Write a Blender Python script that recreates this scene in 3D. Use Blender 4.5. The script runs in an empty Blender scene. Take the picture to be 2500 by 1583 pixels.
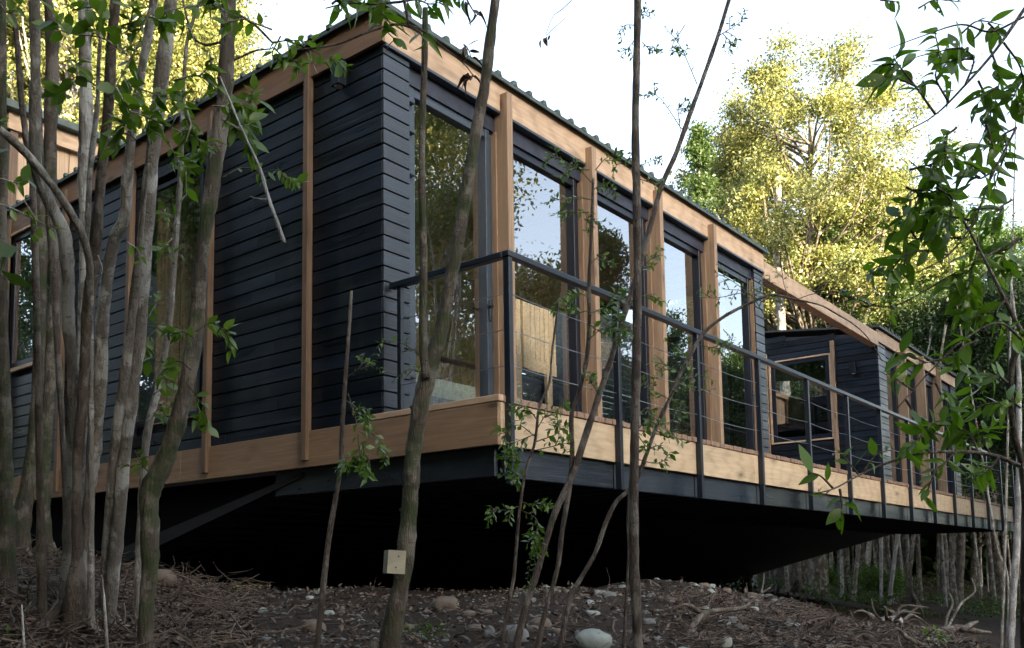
import bpy, math, random
import numpy as np
from mathutils import Vector, Matrix
sc = bpy.context.scene
# ------------------------------------------------------------ camera
CAM = np.array([-4.7355, -4.9077, -1.1408]); YAW, PITCH, ROLL = map(math.radians, (38.042, 5.516, -0.852)); F = 2234.13; CX = 1250.0; CY = 1166.4
_f = np.array([math.cos(YAW)*math.cos(PITCH), math.sin(YAW)*math.cos(PITCH), math.sin(PITCH)])
_r0 = np.array([math.sin(YAW), -math.cos(YAW), 0.0]); _u0 = np.cross(_r0, _f)
_r = math.cos(ROLL)*_r0 + math.sin(ROLL)*_u0; _u = -math.sin(ROLL)*_r0 + math.cos(ROLL)*_u0
cd = bpy.data.cameras.new('camera'); cam = bpy.data.objects.new('camera', cd); sc.collection.objects.link(cam)
cam.matrix_world = Matrix(((_r[0], _u[0], -_f[0], CAM[0]), (_r[1], _u[1], -_f[1], CAM[1]), (_r[2], _u[2], -_f[2], CAM[2]), (0, 0, 0, 1)))
cd.sensor_width = 36; cd.sensor_fit = 'HORIZONTAL'; cd.lens = F*36/2500; cd.shift_y = (CY-791.5)/2500; cd.clip_start = 0.05; cd.clip_end = 900
sc.camera = cam
# ------------------------------------------------------------ world, sun, exposure
SUN_EL = math.radians(13); SUN_AZ = math.radians(-112)      # direction towards the sun, angle from +X
w = bpy.data.worlds.new('World'); sc.world = w; w.use_nodes = True
nt = w.node_tree; nt.nodes.clear()
sky = nt.nodes.new('ShaderNodeTexSky'); sky.sky_type = 'NISHITA'; sky.sun_disc = False
sky.sun_elevation = SUN_EL; sky.sun_rotation = math.pi/2 - SUN_AZ
sky.air_density = 1.0; sky.dust_density = 2.5; sky.ozone_density = 1.0
bg = nt.nodes.new('ShaderNodeBackground'); bg.inputs[1].default_value = 0.15
wo = nt.nodes.new('ShaderNodeOutputWorld'); bw = nt.nodes.new('ShaderNodeRGBToBW'); vm = nt.nodes.new('ShaderNodeMix'); vm.data_type = 'RGBA'; vm.inputs[0].default_value = .4   # sky colour mixed part way towards its own grey
nt.links.new(sky.outputs[0], bw.inputs[0]); nt.links.new(sky.outputs[0], vm.inputs[6]); nt.links.new(bw.outputs[0], vm.inputs[7]); nt.links.new(vm.outputs[2], bg.inputs[0]); nt.links.new(bg.outputs[0], wo.inputs[0])
sd = bpy.data.lights.new('sun', 'SUN'); sd.energy = 5.0; sd.angle = math.radians(0.6); sd.color = (1.0, 0.82, 0.56)
so = bpy.data.objects.new('sun', sd); sc.collection.objects.link(so)
sdir = Vector((math.cos(SUN_AZ)*math.cos(SUN_EL), math.sin(SUN_AZ)*math.cos(SUN_EL), math.sin(SUN_EL)))
so.rotation_euler = sdir.to_track_quat('Z', 'Y').to_euler(); so.location = (0, 0, 30)
vs = sc.view_settings; vs.view_transform = 'Standard'; vs.look = 'None'; vs.gamma = 1.0; vs.exposure = 2.82; vs.use_curve_mapping = False
sc.cycles.max_bounces = 8; sc.cycles.transparent_max_bounces = 16; sc.cycles.sample_clamp_indirect = 6
# ------------------------------------------------------------ helpers
S = 2500/2408.0
ORG = {}
def ray(x, y): return _f + _r*((x-CX)/F) - _u*((y-CY)/F)
def A(x, y, D): return CAM + ray(x*S, y*S)*D           # picture point (2408 wide) at a given depth
def AP(x, y, ax, v):
    d = ray(x*S, y*S); return CAM + d*((v-CAM[ax])/d[ax])
def link(o, parent=None):
    sc.collection.objects.link(o)
    if parent is not None: o.parent = parent
    return o
def tag(o, label, cat, group=None, kind=None):
    if label: o['label'] = label
    if cat: o['category'] = cat
    if group: o['group'] = group
    if kind: o['kind'] = kind
    return o
def thing(name, label, cat, loc=(0, 0, 0), group=None):
    o = bpy.data.objects.new(name, None); o.location = loc; o.empty_display_size = 0.2
    link(o); ORG[o.name] = np.array(loc, float); return tag(o, label, cat, group)
def mk(name, v, f, mat, parent=None, smooth=False, loc=None):
    v = np.asarray(v, dtype=np.float64).reshape(-1, 3)
    org = ORG[parent.name] if parent is not None else (np.array(loc, float) if loc is not None else np.zeros(3))
    me = bpy.data.meshes.new(name)
    if isinstance(f, np.ndarray):
        n = f.shape[1]; me.vertices.add(len(v)); me.vertices.foreach_set('co', (v-org).astype(np.float32).ravel())
        me.loops.add(f.size); me.loops.foreach_set('vertex_index', f.astype(np.int32).ravel())
        me.polygons.add(len(f)); me.polygons.foreach_set('loop_start', np.arange(0, f.size, n, dtype=np.int32))
        me.update(calc_edges=True)
    else:
        me.from_pydata((v-org).tolist(), [], [tuple(int(i) for i in q) for q in f])
    me.validate()
    if smooth: me.polygons.foreach_set('use_smooth', [True]*len(me.polygons))
    for m in (mat if isinstance(mat, (list, tuple)) else [mat]): me.materials.append(m)
    o = bpy.data.objects.new(name, me); link(o, parent); ORG[o.name] = org
    if parent is None: o.location = org
    return o
class MB:
    def __init__(s): s.v = []; s.f = []; s.n = 0
    def add(s, v, f):
        s.v.append(np.asarray(v, float).reshape(-1, 3)); s.f += [tuple(i+s.n for i in q) for q in f]; s.n += len(s.v[-1]); return s
    def box(s, x0, x1, y0, y1, z0, z1, b=0.0):
        x0, x1 = min(x0, x1), max(x0, x1); y0, y1 = min(y0, y1), max(y0, y1); z0, z1 = min(z0, z1), max(z0, z1)
        if b <= 0:
            v = [(x, y, z) for z in (z0, z1) for y in (y0, y1) for x in (x0, x1)]
            return s.add(v, [(0, 2, 3, 1), (4, 5, 7, 6), (0, 1, 5, 4), (2, 6, 7, 3), (0, 4, 6, 2), (1, 3, 7, 5)])
        b = min(b, (x1-x0)*.3, (y1-y0)*.3, (z1-z0)*.3)
        v = []; idx = {}
        for sx in (0, 1):
            for sy in (0, 1):
                for sz in (0, 1):
                    X = (x0, x1)[sx]; Y = (y0, y1)[sy]; Z = (z0, z1)[sz]; dx = (b, -b)[sx]; dy = (b, -b)[sy]; dz = (b, -b)[sz]
                    idx[(sx, sy, sz)] = len(v); v += [(X, Y+dy, Z+dz), (X+dx, Y, Z+dz), (X+dx, Y+dy, Z)]
        I = lambda a, b_, c, k: idx[(a, b_, c)]+k
        f = [(I(0,0,0,0), I(0,0,1,0), I(0,1,1,0), I(0,1,0,0)), (I(1,0,0,0), I(1,1,0,0), I(1,1,1,0), I(1,0,1,0)),
             (I(0,0,0,1), I(1,0,0,1), I(1,0,1,1), I(0,0,1,1)), (I(0,1,0,1), I(0,1,1,1), I(1,1,1,1), I(1,1,0,1)),
             (I(0,0,0,2), I(0,1,0,2), I(1,1,0,2), I(1,0,0,2)), (I(0,0,1,2), I(1,0,1,2), I(1,1,1,2), I(0,1,1,2))]
        for a in (0, 1):
            for c in (0, 1):
                f.append((I(a,c,0,0), I(a,c,0,1), I(a,c,1,1), I(a,c,1,0)))
                f.append((I(a,0,c,0), I(a,0,c,2), I(a,1,c,2), I(a,1,c,0)))
                f.append((I(0,a,c,1), I(0,a,c,2), I(1,a,c,2), I(1,a,c,1)))
        for k in idx: f.append(tuple(idx[k]+q for q in range(3)))
        return s.add(v, f)
    def prism(s, poly, ax, a, b):
        # polygon in the two other axes extruded along ax
        n = len(poly); v = []
        for t in (a, b):
            for p in poly:
                q = list(p); q.insert(ax, t); v.append(q)
        return s.add(v, [tuple(range(n))[::-1], tuple(range(n, 2*n))] + [(i, (i+1) % n, n+(i+1) % n, n+i) for i in range(n)])
    def cyl(s, p, q, r, n=10, r2=None):
        return s.tube([p, q], [r, r if r2 is None else r2], n)
    def tube(s, pts, rad, n=8, cap=True, rnd=None, amp=0.0):
        pts = np.asarray(pts, float); m = len(pts); v = np.zeros((m*n, 3)); up = None
        prevn = None
        for i in range(m):
            t = pts[min(i+1, m-1)]-pts[max(i-1, 0)]; t = t/(np.linalg.norm(t)+1e-12)
            if prevn is None:
                a = np.array([0, 0, 1.]) if abs(t[2]) < .9 else np.array([1., 0, 0])
                nn = np.cross(t, a)
            else: nn = prevn-t*(prevn@t)
            nn /= np.linalg.norm(nn)+1e-12; prevn = nn; bb = np.cross(t, nn)
            for k in range(n):
                a = 2*math.pi*k/n; rr = rad[i]
                if rnd is not None: rr *= 1+amp*(rnd.random()-.5)
                v[i*n+k] = pts[i]+rr*(math.cos(a)*nn+math.sin(a)*bb)
        f = [(i*n+k, i*n+(k+1) % n, (i+1)*n+(k+1) % n, (i+1)*n+k) for i in range(m-1) for k in range(n)]
        if cap: f += [tuple(range(n))[::-1], tuple((m-1)*n+k for k in range(n))]
        return s.add(v, f)
    def build(s, name, mat, parent=None, smooth=False, loc=None):
        return mk(name, np.concatenate(s.v), s.f, mat, parent, smooth, loc)
def spline(P, k=6):
    P = np.asarray(P, float); out = []
    Q = np.vstack([2*P[0]-P[1], P, 2*P[-1]-P[-2]])
    for i in range(1, len(Q)-2):
        p0, p1, p2, p3 = Q[i-1], Q[i], Q[i+1], Q[i+2]
        for j in range(k):
            t = j/k; out.append(.5*((2*p1)+(-p0+p2)*t+(2*p0-5*p1+4*p2-p3)*t*t+(-p0+3*p1-3*p2+p3)*t**3))
    out.append(P[-1]); return np.array(out)
# ------------------------------------------------------------ materials
def nodes(name):
    m = bpy.data.materials.new(name); m.use_nodes = True; t = m.node_tree; b = t.nodes['Principled BSDF']; return m, t, b
def tc(t, scale=(1, 1, 1), rot=(0, 0, 0), coord='Object'):
    c = t.nodes.new('ShaderNodeTexCoord'); mp = t.nodes.new('ShaderNodeMapping'); mp.inputs['Scale'].default_value = scale; mp.inputs['Rotation'].default_value = rot
    t.links.new(c.outputs[coord], mp.inputs[0]); return mp.outputs[0]
def noise(t, vec, scale, detail=4, rough=.55, dist=0.0):
    n = t.nodes.new('ShaderNodeTexNoise'); n.inputs['Scale'].default_value = scale; n.inputs['Detail'].default_value = detail
    n.inputs['Roughness'].default_value = rough; n.inputs['Distortion'].default_value = dist
    if vec is not None: t.links.new(vec, n.inputs['Vector'])
    return n.outputs['Fac']
def ramp(t, fac, stops):
    r = t.nodes.new('ShaderNodeValToRGB'); e = r.color_ramp.elements
    while len(e) < len(stops): e.new(0.5)
    for i, (p, c) in enumerate(stops): e[i].position = p; e[i].color = (*c, 1) if len(c) == 3 else c
    t.links.new(fac, r.inputs[0]); return r.outputs[0]
def mix(t, fac, a, b, mode='MIX'):
    n = t.nodes.new('ShaderNodeMix'); n.data_type = 'RGBA'; n.blend_type = mode
    for s_, v in ((0, fac), (6, a), (7, b)):
        if hasattr(v, 'node'): t.links.new(v, n.inputs[s_])
        else: n.inputs[s_].default_value = v if s_ == 0 else ((*v, 1) if len(v) == 3 else v)
    return n.outputs[2]
def bump(t, b, h, strength=.3, dist=.01):
    n = t.nodes.new('ShaderNodeBump'); n.inputs['Strength'].default_value = strength; n.inputs['Distance'].default_value = dist
    t.links.new(h, n.inputs['Height']); t.links.new(n.outputs[0], b.inputs['Normal'])
def wood(name, light, dark, ax, rough=.6, spec=.3, knots=True, bmp=.25):
    m, t, b = nodes(name); sc_ = [22.0]*3; sc_[ax] = 1.1
    v = tc(t, tuple(sc_)); g = noise(t, v, 1.6, 6, .6, .6)
    v2 = tc(t, tuple(1.2 if i == ax else 5 for i in range(3))); big = noise(t, v2, 1.0, 3)
    c = ramp(t, g, [(.25, tuple(x*.8 for x in dark)), (.45, dark), (.62, light), (.8, tuple(min(1, x*1.12) for x in light))])
    gi = t.nodes.new('ShaderNodeNewGeometry'); c = mix(t, 1.0, c, ramp(t, gi.outputs['Random Per Island'], [(0, (.78,)*3), (1, (1.15,)*3)]), 'MULTIPLY'); c = mix(t, .5, c, ramp(t, big, [(.35, tuple(x*.72 for x in light)), (.65, tuple(min(1, x*1.15) for x in light))]))
    if knots:
        v3 = tc(t, tuple(1.1 if i == ax else 3.4 for i in range(3))); vo = t.nodes.new('ShaderNodeTexVoronoi'); vo.inputs['Scale'].default_value = 1.5
        t.links.new(v3, vo.inputs['Vector'])
        k = ramp(t, vo.outputs['Distance'], [(.05, (.9,)*3), (.10, (.45,)*3), (.26, (0, 0, 0))])
        c = mix(t, k, c, tuple(x*.3 for x in dark))
        wv = t.nodes.new('ShaderNodeTexWave'); wv.inputs['Scale'].default_value = 2.2; wv.inputs['Distortion'].default_value = 9; wv.inputs['Detail'].default_value = 3; wv.inputs['Detail Scale'].default_value = .6; t.links.new(tc(t, tuple(.5 if i == ax else 4 for i in range(3))), wv.inputs['Vector'])
        c = mix(t, .2, c, ramp(t, wv.outputs['Fac'], [(.1, tuple(x*.7 for x in dark)), (.5, light)]))
    t.links.new(c, b.inputs['Base Color']); b.inputs['Roughness'].default_value = rough; b.inputs['Specular IOR Level'].default_value = spec
    bump(t, b, g, bmp, .004); return m
FIR_L, FIR_D = (.57, .41, .275), (.40, .26, .16)
fir = [wood('fir_%s' % 'xyz'[i], FIR_L, FIR_D, i) for i in range(3)]
fir_shade = [wood('shaded_fir_%s' % 'xyz'[i], (.245, .145, .088), (.16, .09, .052), i) for i in range(3)]  # same fir, darkened to put the left side's shade into the colour
deckwood = wood('weathered_deck', (.30, .20, .14), (.17, .10, .07), 1, .75)
pale = wood('pale_pine', (.60, .45, .28), (.46, .32, .19), 2, .6)
def charred(name, ax, spec=.5):
    m, t, b = nodes(name); sc_ = [26.0]*3; sc_[ax] = 1.3
    g = noise(t, tc(t, tuple(sc_)), 1.5, 6, .65, .8)
    big = noise(t, tc(t, tuple(.9 if i == ax else 8.3 for i in range(3))), 1.0, 2)
    c = ramp(t, g, [(.3, (.003, .006, .012)), (.7, (.010, .018, .031))])
    c = mix(t, .5, c, ramp(t, big, [(.35, (.004, .007, .013)), (.6, (.010, .016, .028)), (.78, (.032, .042, .044))]))
    gi = t.nodes.new('ShaderNodeNewGeometry'); c = mix(t, 1.0, c, ramp(t, gi.outputs['Random Per Island'], [(0, (.45,)*3), (.5, (.8,)*3), (1, (1.5, 1.5, 1.45))]), 'MULTIPLY')
    st = noise(t, tc(t, (2.2, 2.2, .5)), 1.6, 5, .7); c = mix(t, ramp(t, st, [(.55, (0, 0, 0)), (.75, (.55,)*3)]), c, (.030, .040, .036))
    t.links.new(c, b.inputs['Base Color'])
    t.links.new(ramp(t, big, [(.3, (.26,)*3), (.7, (.46,)*3)]), b.inputs['Roughness']); b.inputs['Specular IOR Level'].default_value = spec
    bump(t, b, g, .6, .006); return m
chx, chy, chz = charred('black_boards_x', 0, .75), charred('black_boards_y', 1, .32), charred('black_boards_z', 2)  # side boards get less sheen than the front, putting their shade into gloss
def plain(name, col, rough=.5, metal=0.0, spec=.5, nz=.12, sc_=30, bmp=.08):
    m, t, b = nodes(name); n = noise(t, tc(t), sc_, 4)
    t.links.new(ramp(t, n, [(.3, tuple(x*(1-nz) for x in col)), (.7, tuple(min(1, x*(1+nz)) for x in col))]), b.inputs['Base Color'])
    b.inputs['Roughness'].default_value = rough; b.inputs['Metallic'].default_value = metal; b.inputs['Specular IOR Level'].default_value = spec
    bump(t, b, n, bmp, .003); return m
steel = plain('dark_steel', (.010, .016, .026), .34)
framem = plain('window_frame_black', (.008, .011, .020), .35, spec=.35)
trim = plain('blue_grey_trim', (.035, .05, .068), .36)
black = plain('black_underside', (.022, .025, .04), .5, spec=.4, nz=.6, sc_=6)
roofm = plain('green_grey_roof_metal', (.055, .075, .065), .5, nz=.4, sc_=9, spec=.4)
wire = plain('steel_cable', (.30, .30, .31), .35, .8)
chrome = plain('flue_steel', (.6, .58, .57), .22, 1.0, nz=.3, sc_=14)
white = plain('white_enamel', (.7, .71, .7), .35)
bedm = plain('grey_blue_cloth', (.12, .15, .19), .8, sc_=120)
sheet = plain('pale_green_board', (.38, .42, .38), .6)
plast = plain('lime_plastic', (.40, .48, .06), .4)
blockm = wood('pale_block', (.33, .30, .215), (.23, .21, .15), 0, .75, knots=False)
dark_in = wood('interior_boards', (.36, .25, .165), (.22, .14, .09), 2, .6)
def glass(name):
    m = bpy.data.materials.new(name); m.use_nodes = True; t = m.node_tree; t.nodes.clear()
    o = t.nodes.new('ShaderNodeOutputMaterial'); mx = t.nodes.new('ShaderNodeMixShader'); tr = t.nodes.new('ShaderNodeBsdfTransparent'); gl = t.nodes.new('ShaderNodeBsdfGlossy')
    tr.inputs[0].default_value = (.95, .97, .96, 1); gl.inputs[0].default_value = (.95, .97, 1, 1); gl.inputs['Roughness'].default_value = 0.0
    fr = t.nodes.new('ShaderNodeFresnel'); fr.inputs[0].default_value = 1.9
    ma = t.nodes.new('ShaderNodeMath'); ma.operation = 'MULTIPLY_ADD'; ma.inputs[1].default_value = 1.7; ma.inputs[2].default_value = .12; ma.use_clamp = True
    t.links.new(fr.outputs[0], ma.inputs[0]); ge = t.nodes.new('ShaderNodeNewGeometry'); inv = t.nodes.new('ShaderNodeMath'); inv.operation = 'SUBTRACT'; inv.inputs[0].default_value = 1.0; t.links.new(ge.outputs['Backfacing'], inv.inputs[1])
    mb_ = t.nodes.new('ShaderNodeMath'); mb_.operation = 'MULTIPLY'; t.links.new(ma.outputs[0], mb_.inputs[0]); t.links.new(inv.outputs[0], mb_.inputs[1]); t.links.new(mb_.outputs[0], mx.inputs[0]); t.links.new(tr.outputs[0], mx.inputs[1]); t.links.new(gl.outputs[0], mx.inputs[2]); t.links.new(mx.outputs[0], o.inputs[0])
    n = noise(t, tc(t), 1.3, 1); bp_ = t.nodes.new('ShaderNodeBump'); bp_.inputs['Strength'].default_value = .02; bp_.inputs['Distance'].default_value = .02
    t.links.new(n, bp_.inputs['Height']); t.links.new(bp_.outputs[0], gl.inputs['Normal']); return m
glassm = glass('window_glass')
def leafmat(name, a, b_, trans=.35, rough=.35, spec=.5, holes=0.0, scl=3.0, tint=(1.3, 1.5, .5)):
    m, t, b = nodes(name); n = noise(t, tc(t), scl, 3)
    oi = t.nodes.new('ShaderNodeNewGeometry'); r1 = oi.outputs['Random Per Island']
    c = ramp(t, r1, [(0, a), (1, b_)])
    c = mix(t, .4, c, ramp(t, n, [(.3, a), (.7, b_)]))
    t.links.new(c, b.inputs['Base Color']); b.inputs['Roughness'].default_value = rough; b.inputs['Specular IOR Level'].default_value = spec
    tl = t.nodes.new('ShaderNodeBsdfTranslucent'); t.links.new(mix(t, 1.0, c, tint, 'MULTIPLY'), tl.inputs[0])
    mx = t.nodes.new('ShaderNodeMixShader'); mx.inputs[0].default_value = trans; o = t.nodes['Material Output']
    t.links.new(b.outputs[0], mx.inputs[1]); t.links.new(tl.outputs[0], mx.inputs[2]); last = mx.outputs[0]
    if holes > 0:
        vo = t.nodes.new('ShaderNodeTexVoronoi'); vo.inputs['Scale'].default_value = 55; t.links.new(tc(t), vo.inputs['Vector'])
        th = t.nodes.new('ShaderNodeMath'); th.operation = 'LESS_THAN'; th.inputs[1].default_value = holes; t.links.new(vo.outputs['Distance'], th.inputs[0])
        n2 = noise(t, tc(t), 9, 2); gt = t.nodes.new('ShaderNodeMath'); gt.operation = 'GREATER_THAN'; gt.inputs[1].default_value = .52; t.links.new(n2, gt.inputs[0])
        mu = t.nodes.new('ShaderNodeMath'); mu.operation = 'MULTIPLY'; t.links.new(th.outputs[0], mu.inputs[0]); t.links.new(gt.outputs[0], mu.inputs[1])
        tr = t.nodes.new('ShaderNodeBsdfTransparent'); m2 = t.nodes.new('ShaderNodeMixShader'); t.links.new(mu.outputs[0], m2.inputs[0]); t.links.new(last, m2.inputs[1]); t.links.new(tr.outputs[0], m2.inputs[2]); last = m2.outputs[0]
    t.links.new(last, o.inputs[0]); return m
leaf_big = leafmat('large_leaf', (.05, .105, .010), (.125, .215, .028), .5, .33, holes=.2)
leaf_mid = leafmat('glossy_leaf', (.045, .09, .012), (.14, .22, .035), .48, .33)
leaf_small = leafmat('small_leaf', (.045, .10, .018), (.12, .20, .035), .4, .3)
leaf_sun_tint = leafmat('sun_tinted_leaf', (.045, .095, .022), (.33, .31, .11), .3, .4, scl=.8, tint=(1.25, 1.2, .6))  # sun gold and broad crown shading painted into the leaf colour
leaf_green = leafmat('wood_leaf', (.03, .06, .015), (.075, .12, .03), .35, .5)
leaf_dark = leafmat('deep_wood_leaf', (.015, .035, .012), (.04, .075, .022), .3, .5)
leaf_dead = leafmat('dry_leaf', (.06, .035, .022), (.11, .07, .045), .1, .7, tint=(1.2, 1, .7))
litter_m = leafmat('litter_leaf', (.020, .013, .008), (.14, .094, .062), .05, .6, tint=(1, 1, 1))
def bark(name, a, b_, lich, moss=.3, rough=.75, sc_=1.0, red=0.0):
    m, t, b = nodes(name)
    n1 = noise(t, tc(t, (1, 1, .55)), 9*sc_, 5, .6); n2 = noise(t, tc(t, (1, 1, .25)), 34*sc_, 5, .65); n3 = noise(t, tc(t, (1, 1, 1.3)), 5*sc_, 4, .6)
    c = ramp(t, n2, [(.3, a), (.7, b_)]); c = mix(t, ramp(t, n1, [(.5, (0, 0, 0)), (.57, (1, 1, 1))]), c, lich); n4 = noise(t, tc(t, (1, 1, 3.2)), 26*sc_, 3, .6); c = mix(t, ramp(t, n4, [(.60, (0, 0, 0)), (.68, (.7,)*3)]), c, tuple(x*.45 for x in a))
    if red: c = mix(t, ramp(t, noise(t, tc(t, (1, 1, .5)), 6, 3), [(.66, (0, 0, 0)), (.74, (red,)*3)]), c, (.16, .045, .022))
    c = mix(t, ramp(t, n3, [(.62-moss*.35, (0, 0, 0)), (.75-moss*.3, (.9,)*3)]), c, (.035, .05, .015))
    t.links.new(c, b.inputs['Base Color']); b.inputs['Roughness'].default_value = rough; b.inputs['Specular IOR Level'].default_value = .3
    n5 = noise(t, tc(t, (1, 1, .12)), 60*sc_, 4, .7, 1.5); ad = t.nodes.new('ShaderNodeMath'); ad.operation = 'ADD'; t.links.new(n2, ad.inputs[0]); t.links.new(n5, ad.inputs[1]); bump(t, b, ad.outputs[0], .75, .022); return m
bark_pale = bark('pale_bark', (.14, .122, .10), (.26, .235, .20), (.42, .41, .37), .10, .55, red=.8)
bark_brown = bark('brown_bark', (.06, .045, .035), (.14, .11, .085), (.20, .17, .14), .2)
bark_moss = bark('mossy_bark', (.04, .032, .024), (.11, .09, .065), (.17, .15, .12), .45)
bark_thin = bark('sapling_bark', (.05, .036, .028), (.12, .09, .07), (.18, .155, .13), .12, .6, 1.6)
bark_white = bark('whitish_bark', (.22, .21, .19), (.42, .41, .39), (.52, .51, .49), .05, .7)
bark_far = bark('wood_trunk_bark', (.07, .055, .042), (.15, .12, .095), (.26, .235, .2), .25)
def groundmat():
    m, t, b = nodes('forest_soil'); n = noise(t, tc(t), 3.5, 8, .7); n2 = noise(t, tc(t), 30, 6, .7)
    c = mix(t, .5, ramp(t, n, [(.3, (.013, .008, .005)), (.6, (.032, .020, .012)), (.8, (.06, .037, .022))]), ramp(t, n2, [(.35, (.015, .011, .009)), (.7, (.06, .042, .028))]))
    t.links.new(c, b.inputs['Base Color']); b.inputs['Roughness'].default_value = .9; b.inputs['Specular IOR Level'].default_value = .2; bump(t, b, n2, .9, .03); return m
soil = groundmat()
def stonemat(name, a, b_):
    m, t, b = nodes(name); n = noise(t, tc(t), 22, 6, .65); n2 = noise(t, tc(t), 3, 3)
    c = mix(t, .5, ramp(t, n, [(.3, a), (.7, b_)]), ramp(t, n2, [(.35, a), (.7, b_)])); t.links.new(c, b.inputs['Base Color']); b.inputs['Roughness'].default_value = .8; bump(t, b, n, .5, .01); return m
st_grey = stonemat('grey_stone', (.07, .07, .064), (.19, .19, .175)); st_brown = stonemat('brown_stone', (.07, .052, .038), (.15, .115, .085)); st_pale = stonemat('pale_stone', (.15, .165, .15), (.33, .36, .32))
# ------------------------------------------------------------ ground
_T = [-2.2, -1.0, -.56, -.30, 0.0, .17, .27, .42, .56, 1.2]
_D = [0.0, 2.5, 4.0, 5.0, 6.2, 7.5, 9.0, 12.0, 18.0, 30.0, 60.0]
_Z = np.array([
 [-1.75, -1.65, -1.35, -1.15, -1.0, -.95, -.9, -.8, -.6, -.3, 2.0],
 [-1.75, -1.62, -1.35, -1.15, -1.0, -.95, -.9, -.8, -.6, -.3, 2.0],
 [-1.80, -1.64, -1.42, -1.22, -1.06, -1.02, -1.0, -.95, -.8, -.5, 2.0],
 [-1.80, -1.66, -1.50, -1.41, -1.30, -1.29, -1.33, -1.42, -1.5, -1.2, 2.0],
 [-1.80, -1.67, -1.53, -1.47, -1.35, -1.38, -1.42, -1.50, -1.6, -1.2, 1.0],
 [-1.80, -1.67, -1.53, -1.45, -1.33, -1.28, -1.34, -1.45, -1.6, -1.6, .5],
 [-1.80, -1.67, -1.55, -1.50, -1.44, -1.45, -1.53, -1.70, -1.90, -2.0, 0.0],
 [-1.80, -1.68, -1.60, -1.58, -1.63, -1.78, -1.95, -2.12, -2.3, -2.5, -1.0],
 [-1.80, -1.72, -1.68, -1.74, -1.88, -2.02, -2.15, -2.3, -2.55, -2.9, -1.5],
 [-1.80, -1.75, -1.74, -1.84, -1.94, -2.05, -2.2, -2.4, -2.7, -3.1, -2.5]])
_frx, _fry = math.cos(YAW), math.sin(YAW)
def _hn(x, y):
    return (.04*np.sin(1.7*x+.6*np.sin(1.3*y))*np.cos(1.9*y+.4)+.028*np.sin(4.3*x+1.1)*np.sin(3.9*y+2*np.sin(x))+.012*np.sin(11*x+2*np.sin(5*y))*np.sin(12.7*y))
def ground(x, y):
    x = np.asarray(x, float); y = np.asarray(y, float)
    dx = x-CAM[0]; dy = y-CAM[1]; D = dx*_frx+dy*_fry; L = dx*_fry-dy*_frx
    Dc = np.clip(D, 0, 59.9); t = np.clip(L/np.maximum(D, 1.5), -2.19, 1.19)
    i = np.clip(np.searchsorted(_T, t, side='right')-1, 0, len(_T)-2); j = np.clip(np.searchsorted(_D, Dc, side='right')-1, 0, len(_D)-2)
    T = np.array(_T); DD = np.array(_D); a = (t-T[i])/(T[i+1]-T[i]); b = (Dc-DD[j])/(DD[j+1]-DD[j]); a = a*a*(3-2*a)
    z = _Z[i, j]*(1-a)*(1-b)+_Z[i+1, j]*a*(1-b)+_Z[i, j+1]*(1-a)*b+_Z[i+1, j+1]*a*b
    z = z+_hn(x, y)*np.clip(D/3, .3, 1)
    # unseen ridge, added to keep the evening sun off the clearing
    s = (x+2)*math.cos(SUN_AZ)+(y+2)*math.sin(SUN_AZ); q = -(x+2)*math.sin(SUN_AZ)+(y+2)*math.cos(SUN_AZ)
    k = np.clip((s-22)/38, 0, 1); k = k*k*(3-2*k)
    return z+k*(BLOCKER_RIDGE+1.2*np.sin(q*.11)+.8*np.sin(q*.31+1))
BLOCKER_RIDGE = 22.5
def hit(x, y, D0=1.5, D1=60):
    p = None
    for D in np.arange(D0, D1, .02):
        p = A(x, y, D)
        if p[2] <= float(ground(p[0], p[1])): return p, D
    return p, D1
gx = np.concatenate([np.linspace(-160, -12, 26), np.linspace(-11, -6.2, 16), np.arange(-6, 8, .065), np.arange(8, 20, .25), np.linspace(20.5, 60, 40), np.linspace(64, 160, 16)])
gy = np.concatenate([np.linspace(-160, -70, 14), np.linspace(-66, -8, 40), np.arange(-7, 3, .065), np.arange(3, 14, .25), np.linspace(14.5, 60, 40), np.linspace(64, 160, 16)])
X, Y = np.meshgrid(gx, gy); Z = ground(X, Y); nx, ny = len(gx), len(gy)
idx = np.arange(nx*ny).reshape(ny, nx); q = np.stack([idx[:-1, :-1], idx[:-1, 1:], idx[1:, 1:], idx[1:, :-1]], -1).reshape(-1, 4)
g = mk('ground', np.stack([X, Y, Z], -1).reshape(-1, 3), q, soil, smooth=True); g['kind'] = 'structure'
# ------------------------------------------------------------ front pavilion
PITCH_B = .1203; ZB = [.052+PITCH_B*k for k in range(-4, 26)]
rb = random.Random(3)
def boards_x(mb, xf, s, y0, y1, z0, z1, th=.022, holes=()):
    # boards running along Y on the plane x = xf, facing s
    for k in range(-4, 28):
        a = .052+PITCH_B*k+.005; b = a+PITCH_B-.010
        a = max(a, z0); b = min(b, z1)
        if b-a < .01: continue
        segs = [(y0, y1)]
        for (h0, h1, hz0, hz1) in holes:
            ns = []
            for (p, q_) in segs:
                if b <= hz0+.001 or a >= hz1-.001: ns.append((p, q_)); continue
                if p < h0: ns.append((p, min(q_, h0)))
                if q_ > h1: ns.append((max(p, h1), q_))
            segs = ns
        d = rb.uniform(-.0015, .0015)
        for (p, q_) in segs:
            if q_-p < .01: continue
            cuts = [p]
            while q_-cuts[-1] > 2.2: cuts.append(cuts[-1]+rb.uniform(1.2, 2.6))
            cuts = [c_ for c_ in cuts if q_-c_ > .25 or c_ == p]+[q_]
            for c0, c1 in zip(cuts[:-1], cuts[1:]): e_ = rb.uniform(-.002, .002); mb.box(xf, xf+s*(th+rb.uniform(-.0022, .0022)), c0+.001, c1-.001, a+max(0, e_), b+min(0, e_), .003)
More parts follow.
